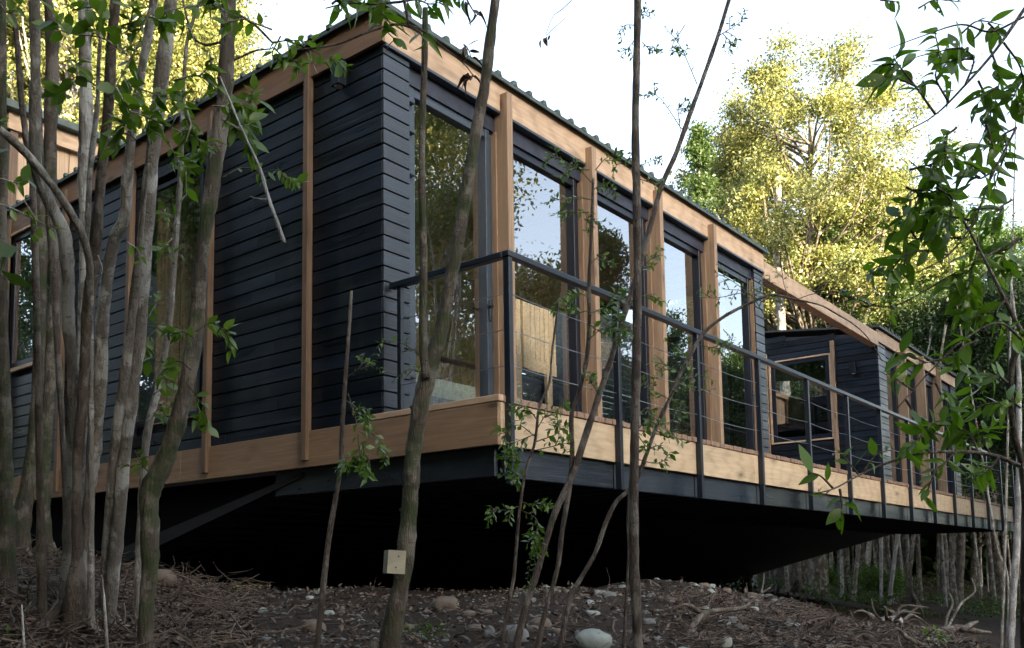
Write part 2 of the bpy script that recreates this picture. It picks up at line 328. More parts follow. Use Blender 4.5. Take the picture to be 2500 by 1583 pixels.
def boards_y(mb, yf, s, x0, x1, z0, z1, th=.022):
    for k in range(-4, 28):
        a = max(.052+PITCH_B*k+.005, z0); b = min(.052+PITCH_B*(k+1)-.005, z1)
        if b-a < .01: continue
        mb.box(x0, x1, yf, yf+s*(th+rb.uniform(-.0015, .0015)), a, b, .003)
P1 = thing('timber_pavilion', 'long black boarded timber pavilion with tall glazed doors and honey coloured posts, nearest the camera', 'cabin', (0, 0, 0))
XE = 7.24; YE = 6.5; WH = [(2.36, 3.50, .27, 2.62), (5.16, 6.28, 1.24, 2.86)]
m = MB(); boards_x(m, 0, -1, 0, YE, -.04, 2.90, holes=WH); m.build('side_cladding', chy, P1)
m = MB(); m.box(.03, .06, .04, 2.36, -.3, 2.96); m.box(.03, .06, 3.5, 5.16, -.3, 2.96); m.box(.03, .06, 6.28, YE, -.3, 2.96); m.box(.03, .06, 2.36, 3.5, -.3, .27); m.box(.03, .06, 2.36, 3.5, 2.62, 2.96); m.box(.03, .06, 5.16, 6.28, -.3, 1.24); m.box(.03, .06, 5.16, 6.28, 2.86, 2.96)
m.box(.002, .03, .04, 2.36, -.29, 2.95); m.box(.002, .03, 3.5, 5.16, -.29, 2.95)
m.box(.06, 2.0, YE-.06, YE, -.3, 2.96); m.build('backing_wall', black, P1)
m = MB(); boards_y(m, 0, -1, -.022, .262, 0.0, 2.87); m.build('corner_cladding', chx, P1)
m = MB(); boards_y(m, 0, -1, 6.96, XE, 0.0, 2.87); boards_x(m, XE, 1, 0, 3.3, 0, 2.9, holes=[(.45, 3.1, .1, 2.75)]); m.build('corner_cladding', chx, P1)
for bx_ in ((0.0, .262, .002, .06, 0, 2.9), (6.96, 7.235, .002, .06, 0, 2.9), (7.18, 7.238, .06, .45, -.3, 2.95), (7.18, 7.238, .45, 3.1, -.3, .1), (7.18, 7.238, .45, 3.1, 2.75, 2.95)): m = MB(); m.box(*bx_); m.build('corner_stud', black, P1)
# fascia boards
m = MB(); m.box(-.035, 3.72, -.045, -.012, 2.90, 3.175, .003); m.box(3.724, XE+.02, -.045, -.012, 2.90, 3.175, .003); m.build('eaves_board', fir[0], P1)
m = MB(); m.box(-.06, -.026, -.045, 3.2, 2.898, 3.18, .003); m.box(-.06, -.026, 3.203, YE+.1, 2.898, 3.18, .003); m.build('verge_board', fir_shade[1], P1)
m = MB()
for a, b in ((-.022, 1.385), (1.467, 2.765), (2.85, 4.14), (4.226, 5.515), (5.60, 7.26)): m.box(a, b, -.05, .03, 2.872, 2.898, .003)
m.build('head_flashing', trim, P1)
m = MB(); m.box(.262, 6.96, .02, .16, 2.72, 2.90); m.build('recess_board', black, P1)
# ribbed sheet roof
m = MB(); m.box(-.09, XE+.12, -.085, 3.6, 3.182, 3.192); m.box(-.09, 2.05, 3.601, YE+.2, 3.182, 3.192); YR = 3.6

x = -.05
while x < XE+.1:
    m.prism([(x-.035, 3.192), (x+.035, 3.192), (x+.02, 3.232), (x-.02, 3.232)], 1, -.10, YE+.2) if False else m.add(
        [(x-.035, -.10, 3.19), (x+.035, -.10, 3.19), (x+.02, -.10, 3.233), (x-.02, -.10, 3.233), (x-.035, YR, 3.19), (x+.035, YR, 3.19), (x+.02, YR, 3.233), (x-.02, YR, 3.233)],
        [(0, 1, 2, 3), (7, 6, 5, 4), (0, 4, 5, 1), (1, 5, 6, 2), (2, 6, 7, 3), (3, 7, 4, 0)])
    x += .228
m.box(-.095, XE+.12, -.097, -.083, 3.155, 3.195, .003)
y = .05
m.box(-.10, -.088, -.09, YE+.2, 3.16, 3.2, .003)
while y < YE: m.box(-.11, -.06, y, y+.05, 3.19, 3.235, .006); y += .23
rf = m.build('ribbed_roof', roofm, P1)
m = MB(); m.box(.0, 7.2, -.01, 3.5, 2.96, 3.15); m.box(.0, 2.0, 3.501, YE, 2.96, 3.15); m.build('roof_deck', black, P1)
# posts on both faces
for k in range(4):
    x = 1.385+1.3765*k; m = MB(); m.box(x, x+.08, -.125, .08, 0.002, 3.06, .004); m.build('post', fir_shade[2] if False else wood('post_fir', (.35, .24, .155), (.22, .14, .085), 2) if k == 0 else bpy.data.materials['post_fir'], P1)
postm = bpy.data.materials['post_fir']; post_shade = wood('shaded_post_fir', (.165, .108, .068), (.105, .066, .042), 2)  # side posts: post fir darkened, shade painted into the colour
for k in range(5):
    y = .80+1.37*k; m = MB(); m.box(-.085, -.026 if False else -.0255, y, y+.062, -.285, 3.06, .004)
    m.build('post', post_shade, P1)
# glazed sliding doors
WX = [(.262, 1.385), (1.465, 2.7615), (2.8415, 4.138), (4.218, 5.5145), (5.5945, 6.96)]
for i, (a, b) in enumerate(WX):
    m = MB(); fr = .115 if i == 0 else .05
    m.box(a, a+fr, .035, .13, .0, 2.72, .003); m.box(b-.12, b-.065, .03, .13, .0, 2.72, .003); m.box(b-.06, b-.012, .055, .13, 0, 2.72, .003)
    m.box(a+fr, b-.12, .04, .13, 2.645, 2.72, .003); m.box(a+fr, b-.12, .04, .13, .0, .055, .003)
    f_ = m.build('glazed_door', framem if i else trim, P1)
    m = MB(); m.box(a+fr, b-.12, .08, .086, .055, 2.645); m.build('pane', glassm, f_)
    m = MB(); m.box(b-.013, b, .0, .09, 0, 2.72); m.build('reveal', postm, f_)
    m = MB()
    if i == 0:
        for z in (.32, 1.08, 1.95, 2.3, 2.55): m = MB(); m.box(a+.005, a+.075, -.012, .037, z, z+.045, .008); m.build('hinge', trim, f_)
    if i in (0, 4):
        m = MB(); m.box(b-.105, b-.075, .012, .03, .98, 1.16, .004); m.box(b-.17, b-.08, -.01, .0, 1.10, 1.12, .004); m.box(b-.1, b-.085, -.01, .02, 1.10, 1.12); m.build('door_handle', steel, f_)
# side windows
for (y0, y1, z0, z1), wd in zip(WH, (0, 1)):
    m = MB()
    if wd:
        for bx_ in ((y0-.05, y1+.05, z1-.0, z1+.035), (y0-.05, y1+.05, z0-.045, z0), (y0-.05, y0, z0, z1), (y1, y1+.05, z0, z1)): m.box(-.06, -.0225, *bx_, .003)
        fo = m.build('window', fir[1], P1)
        m = MB(); e = .07
    else: e = .045; fo = None
    for bx_ in ((y0, y1, z1-e, z1), (y0, y1, z0, z0+e), (y0, y0+e, z0+e, z1-e), (y1-e, y1, z0+e, z1-e)): m.box(-.03, .0, *bx_, .003)
    fr_ = m.build('frame', framem, fo) if wd else m.build('window', framem, P1)
    m = MB(); m.box(-.012, -.006, y0+e, y1-e, z0+e, z1-e); m.build('pane', glassm, fr_ if not wd else fo)
# interior shell
m = MB(); m.box(.06, 7.18, .13, YE-.06, -.06, -.002); m.build('floor', wood('floor_boards', (.22, .14, .09), (.13, .08, .05), 0, .5), P1)
m = MB(); m.box(.06, 7.18, .13, 3.3, 2.91, 2.955); m.build('ceiling', dark_in, P1)
m = MB()
def vboards(mb, y, x0, x1, z0, z1, s, p=.11, gp=.004):
    x = x0
    while x < x1-.01: mb.box(x+gp, min(x+p-gp, x1), y, y+s*.02, z0, z1, .003); x += p
vboards(m, 3.3, .07, 5.2, 0, 2.95, -1, .13); vboards(m, 3.3, 5.2, 7.1, 0, .35, -1)
m.build('inner_wall', dark_in, P1)
m = MB(); m.box(7.17, 7.2, .452, .52, .1, 2.75, .003); m.box(7.17, 7.2, 3.03, 3.098, .1, 2.75, .003); ew = m.build('added_end_window', framem, P1); m = MB(); m.box(7.18, 7.186, .52, 3.03, .1, 2.75); m.build('pane', glassm, ew)  # end window added so that sky light reaches the interior
m = MB()
for x in (2.3, 3.6, 4.9): m.box(x, x+.12, 3.17, 3.255, 0, 2.95, .004)
m.build('inner_post', pale, P1)
LW = thing('link_wall', 'pale vertical board wall with posts behind the near pavilion, seen through its second glazed door', 'wall', (8.5, 4.6, -.3))
m = MB(); vboards(m, 4.6, 7.0, 8.75, 2.5, 3.7, -1, .14, .011); vboards(m, 4.6, 9.3, 10.3, 2.5, 3.7, -1, .14, .011); m.box(7.0, 8.75, 4.57, 4.6, 2.28, 2.497, .003); m.box(9.3, 10.3, 4.57, 4.6, 2.28, 2.497, .003); m.build('board_wall', pale, LW)
m = MB()
for x in (7.45, 8.35, 9.6): m.box(x, x+.16, 4.50, 4.565, -.2, 2.26, .004)
m.box(7.7, 7.85, 4.52, 4.566, 2.28, 3.7, .004); m.box(9.2, 9.3, 4.52, 4.566, 2.28, 3.7, .004)
m.build('post', pale, LW)
m = MB(); m.box(7.0, 10.3, 4.568, 4.60, 2.2, 2.277); m.box(7.0, 10.3, 4.60, 4.64, -.3, 2.19); m.box(8.752, 9.298, 4.58, 4.62, 2.28, 3.7); m.build('dark_panel', framem, LW)
m = MB()
for k in range(32): m.box(10.31, 14.5, 4.57, 4.6, .01+.12*k, .12+.12*k, .003)
m.build('black_boards', chx, LW)  # boards added to block bright sky seen through the third door
# ------------------------------------------------------------ upper pavilion behind
P3 = thing('upper_pavilion', 'taller pavilion with flat roof and peach vertical boards rising behind the left end', 'cabin', (0, 6.6, 0))
m = MB(); vboards(m, 6.62, .12, 6.9, 2.4, 4.36, 1, .16); m.build('board_wall', fir[2], P3)
m = MB(); m.box(-.0, .1, 6.56, 6.66, -.3, 4.42, .004); m.build('corner_post', post_shade, P3)
m = MB(); m.box(.0, .03, 6.67, 12, -.6, 4.36); boards_x(m, 0, -1, 6.67, 12, -.3, 2.9); m.build('side_cladding', chy, P3)
m = MB(); m.box(-.04, 7.0, 6.53, 6.56, 4.30, 4.52, .004); m.box(-.05, -.01, 6.565, 12, 4.3, 4.52, .004); m.build('eaves_board', fir[0], P3)
m = MB(); m.box(-.15, 7.1, 6.42, 12.1, 4.525, 4.62, .006); m.build('flat_roof', roofm, P3)
# ------------------------------------------------------------ deck
DK = thing('timber_deck', 'long cantilevered timber deck with pale fascia board over a black beam', 'deck', (0, -1.13, 0))
m = MB(); x = .0; n_ = 0
while x < 18.5:
    wd = .094+rb.uniform(-.004, .004); e = rb.uniform(-.006, .006); m.box(x+.003, x+wd, -1.142+e if n_ else -1.142, -.002 if x < XE else .0, -.046, -.001+rb.uniform(-.003, .002), .004); x += wd+.004; n_ += 1
m.build('decking', deckwood, DK)
m = MB(); m.box(7.25, 18.5, .0, 4.5, -.046, -.003); m.build('courtyard_decking', deckwood, DK)
m = MB(); m.box(-.055, -.001, -1.145, .085, -.044, .001, .004); m.build('edge_board', fir[1], DK)
m = MB(); xs = [-.02, 4.1, 8.3, 12.4, 16.2, 18.54]
for a, b in zip(xs[:-1], xs[1:]): m.box(a+.001, b-.001, -1.13, -1.095, -.337, -.048, .003)
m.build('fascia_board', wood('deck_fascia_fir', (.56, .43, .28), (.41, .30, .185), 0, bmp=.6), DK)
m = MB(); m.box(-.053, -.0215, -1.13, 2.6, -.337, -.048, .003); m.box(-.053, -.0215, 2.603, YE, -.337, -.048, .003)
m.build('side_fascia_board', wood('shaded_fascia_fir', (.31, .205, .125), (.195, .12, .07), 1, bmp=.5), DK)  # darker copy of the deck fascia fir, side shade put into its colour
m = MB(); m.box(18.505, 18.54, -1.09, 3, -.337, -.048, .003); m.build('end_fascia_board', fir[1], DK)
m = MB()
for k in range(14):
    a = .06+1.394*k; m.box(a, min(a+1.385, 18.48), -1.09, -1.05, -.545, -.338, .004)
m.box(.01, .05, -1.05, 1.3, -.54, -.338, .004); m.build('rim_beam', chx, DK)
m = MB()
for k in range(44): m.box(.3+.42*k, .345+.42*k, -1.045, 1.3, -.53, -.345)
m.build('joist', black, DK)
# sloping underside of the platform
m = MB(); so_z = lambda y: -.46-.27*(y-1.4)
m.box(.02, 18.48, -1.0, 1.3, -.34, -.30)
n_ = 0; y = 1.2
while y < 7.0:
    m.add([(.06, y, so_z(y)), (18.6, y, so_z(y)), (18.6, y+.19, so_z(y+.19)), (.06, y+.19, so_z(y+.19)), (.06, y, so_z(y)+.03), (18.6, y, so_z(y)+.03), (18.6, y+.19, so_z(y+.19)+.03), (.06, y+.19, so_z(y+.19)+.03)],
          [(0, 1, 2, 3), (7, 6, 5, 4), (0, 4, 5, 1), (1, 5, 6, 2), (2, 6, 7, 3), (3, 7, 4, 0)]); y += .2
m.prism([(1.2, -.35), (7.0, -.35), (7.0, -2.0)], 0, 18.45, 18.5)

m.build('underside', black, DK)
m = MB(); m.prism([(1.2, -.4), (1.2, -.35), (7.0, -.35), (7.0, -2.0)], 0, .07, .077); m.build('shade_panel', plain('under_shade_black', (.003, .003, .004), .9, spec=.05), DK)  # near-black sheet stands in for the deep shade under the deck
m = MB(); m.add([(-.0, .93, -.36), (.04, .93, -.36), (.04, 4.6, -1.09), (-.0, 4.6, -1.09), (-.0, .93, -.40), (.04, .93, -.40), (.04, 4.6, -1.28), (0, 4.6, -1.28)], [(0, 1, 2, 3), (7, 6, 5, 4), (0, 4, 5, 1), (1, 5, 6, 2), (2, 6, 7, 3), (3, 7, 4, 0)])
m.build('brace_beam', plain('brace_black', (.016, .016, .018), .7, spec=.2), DK)
# ------------------------------------------------------------ railing
RL = thing('railing', 'dark steel railing with thin cables along the deck edge', 'railing', (.04, -1.16, -.5))
for k in range(14):
    x = .022+1.394*k; m = MB()
    m.box(x, x+.042, -1.185, -1.1315, -.56 if k else -.60, .955, .003); m.build('post', steel, RL)
m = MB(); m.box(.012, 18.2, -1.19, -1.13, .957, 1.0, .004); m.build('handrail', steel, RL)
m = MB(); m.box(.012, .072, -1.128, -.04, .957, 1.0, .004); m.build('handrail', steel, RL)
m = MB(); m.box(.025, .065, -.15, -.11, .002, .955, .003); m.build('post', steel, RL)
m = MB(); m.box(18.16, 18.2, -1.128, 2.4, .957, 1.0, .004); m.build('handrail', steel, RL)
for y in (-.0, 1.15, 2.3): m = MB(); m.box(18.16, 18.2, y, y+.04, -.0, .955, .003); m.build('post', steel, RL)
for z in (.21, .46, .71):
    m = MB()
    for k in range(13):
        xa, xb = .06+1.394*k, .026+1.394*(k+1)
        pts = [(xa+(xb-xa)*t, -1.158, z-.018*4*t*(1-t)) for t in np.linspace(0, 1, 7)]; m.tube(pts, [.0035]*7, 5)
    m.build('cable', wire, RL)
    m = MB(); m.tube([(.045, -1.13, z), (.045, -.15, z)], [.0035]*2, 5); m.build('cable', wire, RL); m = MB(); m.tube([(18.18, -1.13, z), (18.18, 2.3, z)], [.0035]*2, 5); m.build('cable', wire, RL)
# ------------------------------------------------------------ far pavilion
P2 = thing('far_pavilion', 'smaller black boarded pavilion with framed square window at the far end of deck', 'cabin', (12.55, 0, 0))
XA, XB, YB = 12.55, 18.6, 5.0
roofz = lambda y: 3.10+.125*y
WF = (.88, 2.04, 1.19, 2.78)
m = MB()
for k in range(0, 31):
    a = max(.052+PITCH_B*(k-1)+.005, 0); b = .052+PITCH_B*k-.005
    y0 = max(0, (b-3.08)/.125) if b > 3.08 else 0.0
    segs = [(y0, WF[0]), (WF[1], YB)] if (b > WF[2]+.001 and a < WF[3]-.001) else [(y0, YB)]
    if b < 3.65:
        for p, q_ in segs: m.box(XA, XA-.022+rb.uniform(-.0015, .0015), p, q_, a, b, .003)
m.build('side_cladding', chy, P2)
m = MB(); zt = 3.05
m.box(XA+.002, XA+.05, .01, WF[0], 0, zt); m.box(XA+.002, XA+.05, WF[1], YB, 0, zt); m.box(XA+.002, XA+.05, WF[0], WF[1], 0, WF[2]); m.box(XA+.002, XA+.05, WF[0], WF[1], WF[3], zt)
m.prism([(.0, 3.052), (YB, 3.052), (YB, 3.66)], 0, XA+.002, XA+.05); m.box(XA, XB, YB, YB+.05, -.3, 3.6); m.box(XB-.05, XB, .05, YB, 0, 3.1); m.build('backing_wall', black, P2)
m = MB(); boards_y(m, 0, -1, XA-.022, 13.0, 0, 2.87); m.build('corner_cladding', chx, P2)
m = MB(); boards_y(m, 0, -1, 18.1, XB, 0, 2.87); m.build('corner_cladding', chx, P2)
m = MB(); m.box(XA, 13.0, .002, .06, 0, 2.9); m.build('corner_stud', black, P2); m = MB(); m.box(18.1, XB-.06, .002, .06, 0, 2.9); m.build('corner_stud', black, P2)
m = MB(); m.box(XA-.05, XB+.03, -.047, -.012, 2.885, 3.12, .003); m.build('eaves_board', fir[0], P2)
m = MB()
m.prism([(-.10, 3.135), (YB, 3.135+.125*YB), (YB, 3.165+.125*YB), (-.10, 3.175)], 0, XA-.10, XB+.12)
x = XA
while x < XB: m.box(x, x+.06, -.11, -.06, 3.165, 3.205, .006); x += .228
m.build('metal_roof', plain('far_roof_metal', (.03, .036, .04), .5), P2)
for k in range(3):
    x = 13.93+1.38*k; m = MB(); m.box(x, x+.085, -.13, .08, .002, 3.09, .004); m.build('post', postm, P2)
for (a, b) in ((13.0, 13.93), (14.015, 15.31), (15.395, 16.69), (16.775, 18.1)):
    m = MB(); m.box(a, a+.05, .04, .13, 0, 2.72, .003); m.box(b-.14, b-.02, .04, .13, 0, 2.72, .003); m.box(a+.05, b-.14, .04, .13, 2.64, 2.72); m.box(a+.05, b-.14, .04, .13, 0, .055)
    f_ = m.build('glazed_door', framem, P2); m = MB(); m.box(a+.05, b-.14, .08, .086, .055, 2.64); m.build('pane', glassm, f_)
m = MB(); m.box(13.0, 18.1, .02, .16, 2.721, 2.884); m.build('recess_board', black, P2)
for y in (.765, 2.10): m = MB(); m.box(XA-.09, XA-.026, y, y+.07, .01, 3.03 if y < 1 else 2.98, .004); m.build('post', postm, P2)
m = MB(); y0, y1, z0, z1 = WF
for bx_ in ((y0-.04, y1+.04, z1, z1+.03), (y0-.04, y1+.04, z0-.03, z0), (y0-.04, y0, z0, z1), (y1, y1+.04, z0, z1)): m.box(XA-.05, XA-.023, *bx_, .003)
wn = m.build('window', fir[1], P2); m = MB(); e = .08
for bx_ in ((y0, y1, z1-e, z1), (y0, y1, z0, z0+e), (y0, y0+e, z0+e, z1-e), (y1-e, y1, z0+e, z1-e)): m.box(XA-.03, XA, *bx_, .003)
m.build('frame', framem, wn); m = MB(); m.box(XA-.015, XA-.009, y0+e, y1-e, z0+e, z1-e); m.build('pane', glassm, wn)
m = MB(); m.box(XA+.05, XB-.05, .14, YB, -.04, -.002); m.build('floor', dark_in, P2)
m = MB(); m.box(XA+.06, XB-.06, 3.6, 3.63, 0, .9); m.box(XA+.06, XB-.06, 3.6, 3.63, 2.2, 3.0); m.build('inner_wall', dark_in, P2)
FL = thing('flue', 'shiny round steel chimney flue with cap on the far pavilion roof', 'chimney', (18.9-.6, 1.0, 3.2))
m = MB(); m.cyl((18.3, 1.0, 3.2), (18.3, 1.0, 3.95), .055, 16); m.build('pipe', chrome, FL, smooth=False)
m = MB(); m.cyl((18.3, 1.0, 3.93), (18.3, 1.0, 3.97), .09, 18); m.cyl((18.3, 1.0, 4.0), (18.3, 1.0, 4.17), .115, 20); m.cyl((18.3, 1.0, 4.17), (18.3, 1.0, 4.19), .10, 20); m.build('cap', chrome, FL)
BM = MB(); BM.box(XE+.03, XA-.03, -.045, .11, 2.80, 3.05, .004); o = BM.build('timber_beam', fir[0], loc=(XE, 0, 2.9)); tag(o, 'bare fir beam spanning the open gap between the near and the far pavilion', 'beam')
# wall lamps
for nm, lab, ax, px_, py, z in (('wall_lamp', 'black box wall lamp under the eaves on the near pavilion side wall', 0, -.022, .43, 2.68), ('wall_lamp', 'black box wall lamp beside the framed window of the far pavilion', 0, XA-.022, .42, 2.34)):
    L = thing(nm, lab, 'lamp', (px_, py, z), 'black box wall lamps')
    m = MB(); m.box(px_-.02, px_, py-.03, py+.03, z+.03, z+.19, .003); m.build('bracket', steel, L)
    m = MB(); m.box(px_-.10, px_-.02, py-.05, py+.05, z, z+.22, .006); m.build('housing', framem, L)
    m = MB(); m.cyl((px_-.06, py, z-.004), (px_-.06, py, z+.001), .035, 14); m.build('lens', white, L)
# things indoors
BD = thing('bed', 'low bed with grey blue cover seen through the first glazed door', 'bed', (.9, .9, 0))
m = MB(); m.box(.47, 2.2, .33, 1.0, .02, .16, .02); m.build('base', framem, BD); m = MB(); m.box(.45, 2.22, .30, 1.02, .161, .305, .04); m.build('mattress', bedm, BD)
m = MB(); m.box(1.2, 2.29, 1.04, 1.08, .1, .68, .01); o = m.build('leaning_board', sheet, loc=(1.7, 1.06, .1)); tag(o, 'pale green board standing behind the bed inside the first glazed door', 'board')
RD = thing('radiator', 'white ribbed radiator behind the fourth glazed door', 'radiator', (5.0, .5, 0))
for k in range(9): m = MB(); m.box(4.55+.075*k, 4.60+.075*k, .45, .52, .06, .62, .01); m.build('rib', white, RD)
m = MB(); m.box(4.53, 5.23, .47, .50, .10, .13); m.box(4.53, 5.23, .47, .50, .55, .58); m.build('frame', white, RD)
# ------------------------------------------------------------ leaf clouds
def frames(d, up):
    d = d/np.linalg.norm(d, axis=1, keepdims=True); s = np.cross(up, d); s /= np.linalg.norm(s, axis=1, keepdims=True)+1e-9
    return d, s, np.cross(d, s)
def leaf_template(n=5, w=.38, fold=.12, droop=.22, wave=0.0):
    v = []; f = []
    for i in range(n+1):
        s = i/n; hw = w/2*math.sin(math.pi*s**.85)+.004; z = -droop*s*s; u = wave*math.sin(s*9)
        v += [(s, -hw, z+fold*hw*2+u), (s, 0, z), (s, hw, z+fold*hw*2-u)]
    for i in range(n):
        a = 3*i; f += [(a, a+1, a+4, a+3), (a+1, a+2, a+5, a+4)]
    return np.array(v), np.array(f)
def place_leaves(P, d, up, size, tpl):
    v, f = tpl; d, s, u = frames(d, up); sz = size[:, None, None]
    V = P[:, None, :]+sz*(v[None, :, 0:1]*d[:, None, :]+v[None, :, 1:2]*s[:, None, :]+v[None, :, 2:3]*u[:, None, :])
    Fc = f[None]+(np.arange(len(P))*len(v))[:, None, None]
    return V.reshape(-1, 3), Fc.reshape(-1, f.shape[1])
def quad_cloud(P, size, rng, flat=0.0, asp=.5):
    n = len(P); d = rng.normal(size=(n, 3)); d[:, 2] *= (1-flat); u = rng.normal(size=(n, 3)); u[:, 2] += 3*flat
    d, s, u = frames(d, u); L = (size*.5)[:, None]; W = L*asp
    V = np.stack([P-d*L, P+s*W, P+d*L+u*L*.3, P-s*W], 1).reshape(-1, 3)
    return V, np.arange(n*4).reshape(n, 4)
T_BIG = leaf_template(6, .40, .14, .28); T_MID = leaf_template(4, .52, .10, .18); T_SM = leaf_template(2, .5, .1, .1); T_DEAD = leaf_template(5, .3, .5, .5, .03); T_LIT = leaf_template(3, .42, .3, -.25)
# ------------------------------------------------------------ background trees
def tree_geo(seed, H, cb, R, ncl, nlf, ls, tr, cr=.75, lean=0.0, flatk=.7, top=.35, fork=0):
    rng = np.random.default_rng(seed); rp = random.Random(seed)
    n = 14; zz = np.linspace(-.4, H*.93, n); wob = np.cumsum(rng.normal(0, .05*H/12, (n, 2)), 0); wob -= wob[1]; wob[0] = 0
    ax = np.column_stack([wob[:, 0]+lean*zz, wob[:, 1], zz]); rad = tr*(1-.82*np.clip(zz/H, 0, 1)); rad[0] *= 1.35; rad[1] *= 1.15
    mb = MB(); mb.tube(spline(ax, 3), np.interp(np.linspace(0, n-1, (n-1)*3+1), range(n), rad), 9, rnd=rp, amp=.12)
    at = lambda z: np.array([np.interp(z, zz, ax[:, 0]), np.interp(z, zz, ax[:, 1]), z])
    C = []
    for i in range(ncl):
        s = rng.random()**.85; z = cb+(H-cb)*s; prof = math.sin(math.pi*min(1, (s*(1-top)+top*.55+.06)))**.6 if top else (1-s)**.8+.08
        a = rng.random()*2*math.pi; rr = R*prof*math.sqrt(rng.uniform(.15, 1))*(1+.25*math.sin(3*a+seed))
        c = at(min(z, H*.92))+np.array([math.cos(a)*rr, math.sin(a)*rr, z-min(z, H*.92)]); C.append(c)
        zb = max(cb*.75, z-rr*rng.uniform(.5, 1.1)-.3); b0 = at(zb); mid = (b0+c)/2+rng.normal(0, .12*rr+.03, 3)
        if rr > R*.25 and i % 2 == 0: mb.tube(spline([b0, mid, c], 3), np.linspace(max(.012, tr*.22), .01, 7), 5)
    for i in range(fork):
        a = rng.random()*6.28; zb = H*rng.uniform(.25, .5); b0 = at(zb); e = at(H*.8)+np.array([math.cos(a), math.sin(a), 0])*R*.6
        mb.tube(spline([b0, b0*.5+e*.5+np.array([math.cos(a), math.sin(a), 0])*R*.15, e], 4), np.linspace(tr*.5, .02, 9), 7)
    C = np.array(C); per = nlf//ncl; P = np.repeat(C, per, 0)
    sp = np.repeat(rng.uniform(.55, 1.15, ncl), per)*cr
    P = P+rng.normal(0, 1, P.shape)*np.column_stack([sp, sp, sp*flatk])*.5
    # a few stray twigs beyond the crown
    V, Q = quad_cloud(P, rng.uniform(.6, 1.3, len(P))*ls, rng)
    return np.concatenate(mb.v), mb.f, V, Q
PROTO = {}
def tree(key, x, y, sc_, rot, name, label, cat, group, bk, lf, z=None):
    """key -> shared geometry; every tree is an Empty with its own trunk and crown."""
    t = thing(name, label, cat, (x, y, float(ground(x, y)) if z is None else z), group); t.scale = (sc_,)*3; t.rotation_euler = (0, 0, rot)
    k = (key, bk.name, lf.name)
    if k not in PROTO:
        tv, tf, lv, lq = GEO[key]
        tm = mk('trunk', tv+ORG[t.name], tf, bk, t, True); lm = mk('crown', lv+ORG[t.name], lq, lf, t)
        PROTO[k] = (tm, lm)
    else:
        for s_ in PROTO[k]:
            c = s_.copy(); sc.collection.objects.link(c); c.parent = t; ORG[c.name] = ORG[t.name]
    return t
GEO = {
 'gold_main': tree_geo(11, 15.8, 8.2, 3.75, 190, 110000, .105, .24, .66, fork=7, top=.5),
 'gold_b': tree_geo(12, 13.5, 7.6, 2.3, 80, 36000, .12, .15, .62, fork=4),
 'gold_left': tree_geo(13, 19, 7.5, 3.4, 190, 90000, .13, .28, .75, fork=3),
 'pole_a': tree_geo(21, 12, 5.0, 1.5, 60, 14000, .13, .07, .8, .02),
 'pole_b': tree_geo(22, 10, 4.0, 1.2, 45, 10000, .12, .07, .7, -.03),
 'pole_c': tree_geo(23, 13, 6.5, 1.7, 60, 14000, .13, .13, .8, .05, fork=2),
 'dense': tree_geo(24, 9, .8, 1.9, 130, 42000, .13, .12, .85),
 'spire': tree_geo(31, 13.3, 3.0, .85, 90, 13000, .11, .09, .36, top=0, flatk=.6),
 'mid': tree_geo(28, 10, 4.2, 1.8, 110, 36000, .12, .10, .8, fork=3),
 'bare': tree_geo(29, 11, 7.5, 1.3, 26, 7000, .11, .05, .7, .03, fork=5),
 'fir': tree_geo(25, 10, 1.0, 1.9, 150, 42000, .12, .13, .62, top=0, flatk=.45),
 'tall': tree_geo(26, 17, 3.0, 2.6, 170, 60000, .13, .2, .75, fork=4),
 'bush': tree_geo(27, 1.1, .1, .8, 34, 6500, .085, .02, .5),
}
def at_px(x, D): p = A(x, 1331, D); return float(p[0]), float(p[1])
def mirY(x, D): p = A(x, 1331, D); return float(p[0]), float(.16-p[1])
tree('gold_main', *at_px(1925, 27), 1.0, .3, 'evergreen_tree', 'tallest sunlit yellow green tree rising beyond the deck', 'tree', 'sunlit trees behind the pavilions', bark_far, leaf_sun_tint)
tree('gold_b', *at_px(2085, 29), 1.03, 1.2, 'evergreen_tree', 'sunlit tree leaning against the right side of the tallest crown', 'tree', 'sunlit trees behind the pavilions', bark_far, leaf_sun_tint)
tree('gold_b', *at_px(1765, 30), 1.12, 2.2, 'evergreen_tree', 'greener sunlit tree left of the tallest crown, over the roof end', 'tree', 'sunlit trees behind the pavilions', bark_pale, leaf_sun_tint)
tree('spire', *at_px(1650, 25), .98, 0, 'conifer_tree', 'small pointed conifer tip peeking over the near roof', 'tree', None, bark_far, leaf_green)
tree('gold_b', *at_px(1700, 36), 1.02, 4, 'evergreen_tree', 'low golden crown showing just above the ribbed roof edge', 'tree', 'sunlit trees behind the pavilions', bark_far, leaf_sun_tint)
for i, (x, D, s_, lb) in enumerate([(-30, 30, 1.0, 'golden tree at the far left edge behind the pale trunks'), (130, 27, 1.1, 'golden tree over the taller pavilion roof'), (300, 30, 1.15, 'golden tree between the pale trunks and the near roof'), (445, 33, 1.12, 'rightmost tall golden tree left of the open sky')]):
    tree('gold_left', *at_px(x, D), s_, i*1.3, 'evergreen_tree', lb, 'tree', 'golden trees behind the left end', bark_pale, leaf_sun_tint)
tree('gold_b', *at_px(560, 36), 1.12, 2.9, 'evergreen_tree', 'small faint golden tree top against the sky beside the mossy trunk', 'tree', 'golden trees behind the left end', bark_pale, leaf_sun_tint)
rw = random.Random(8)
tree('spire', *at_px(1600, 30), 1.0, 2, 'conifer_tree', 'faint second conifer tip left of the first above the roof', 'tree', None, bark_far, leaf_green)
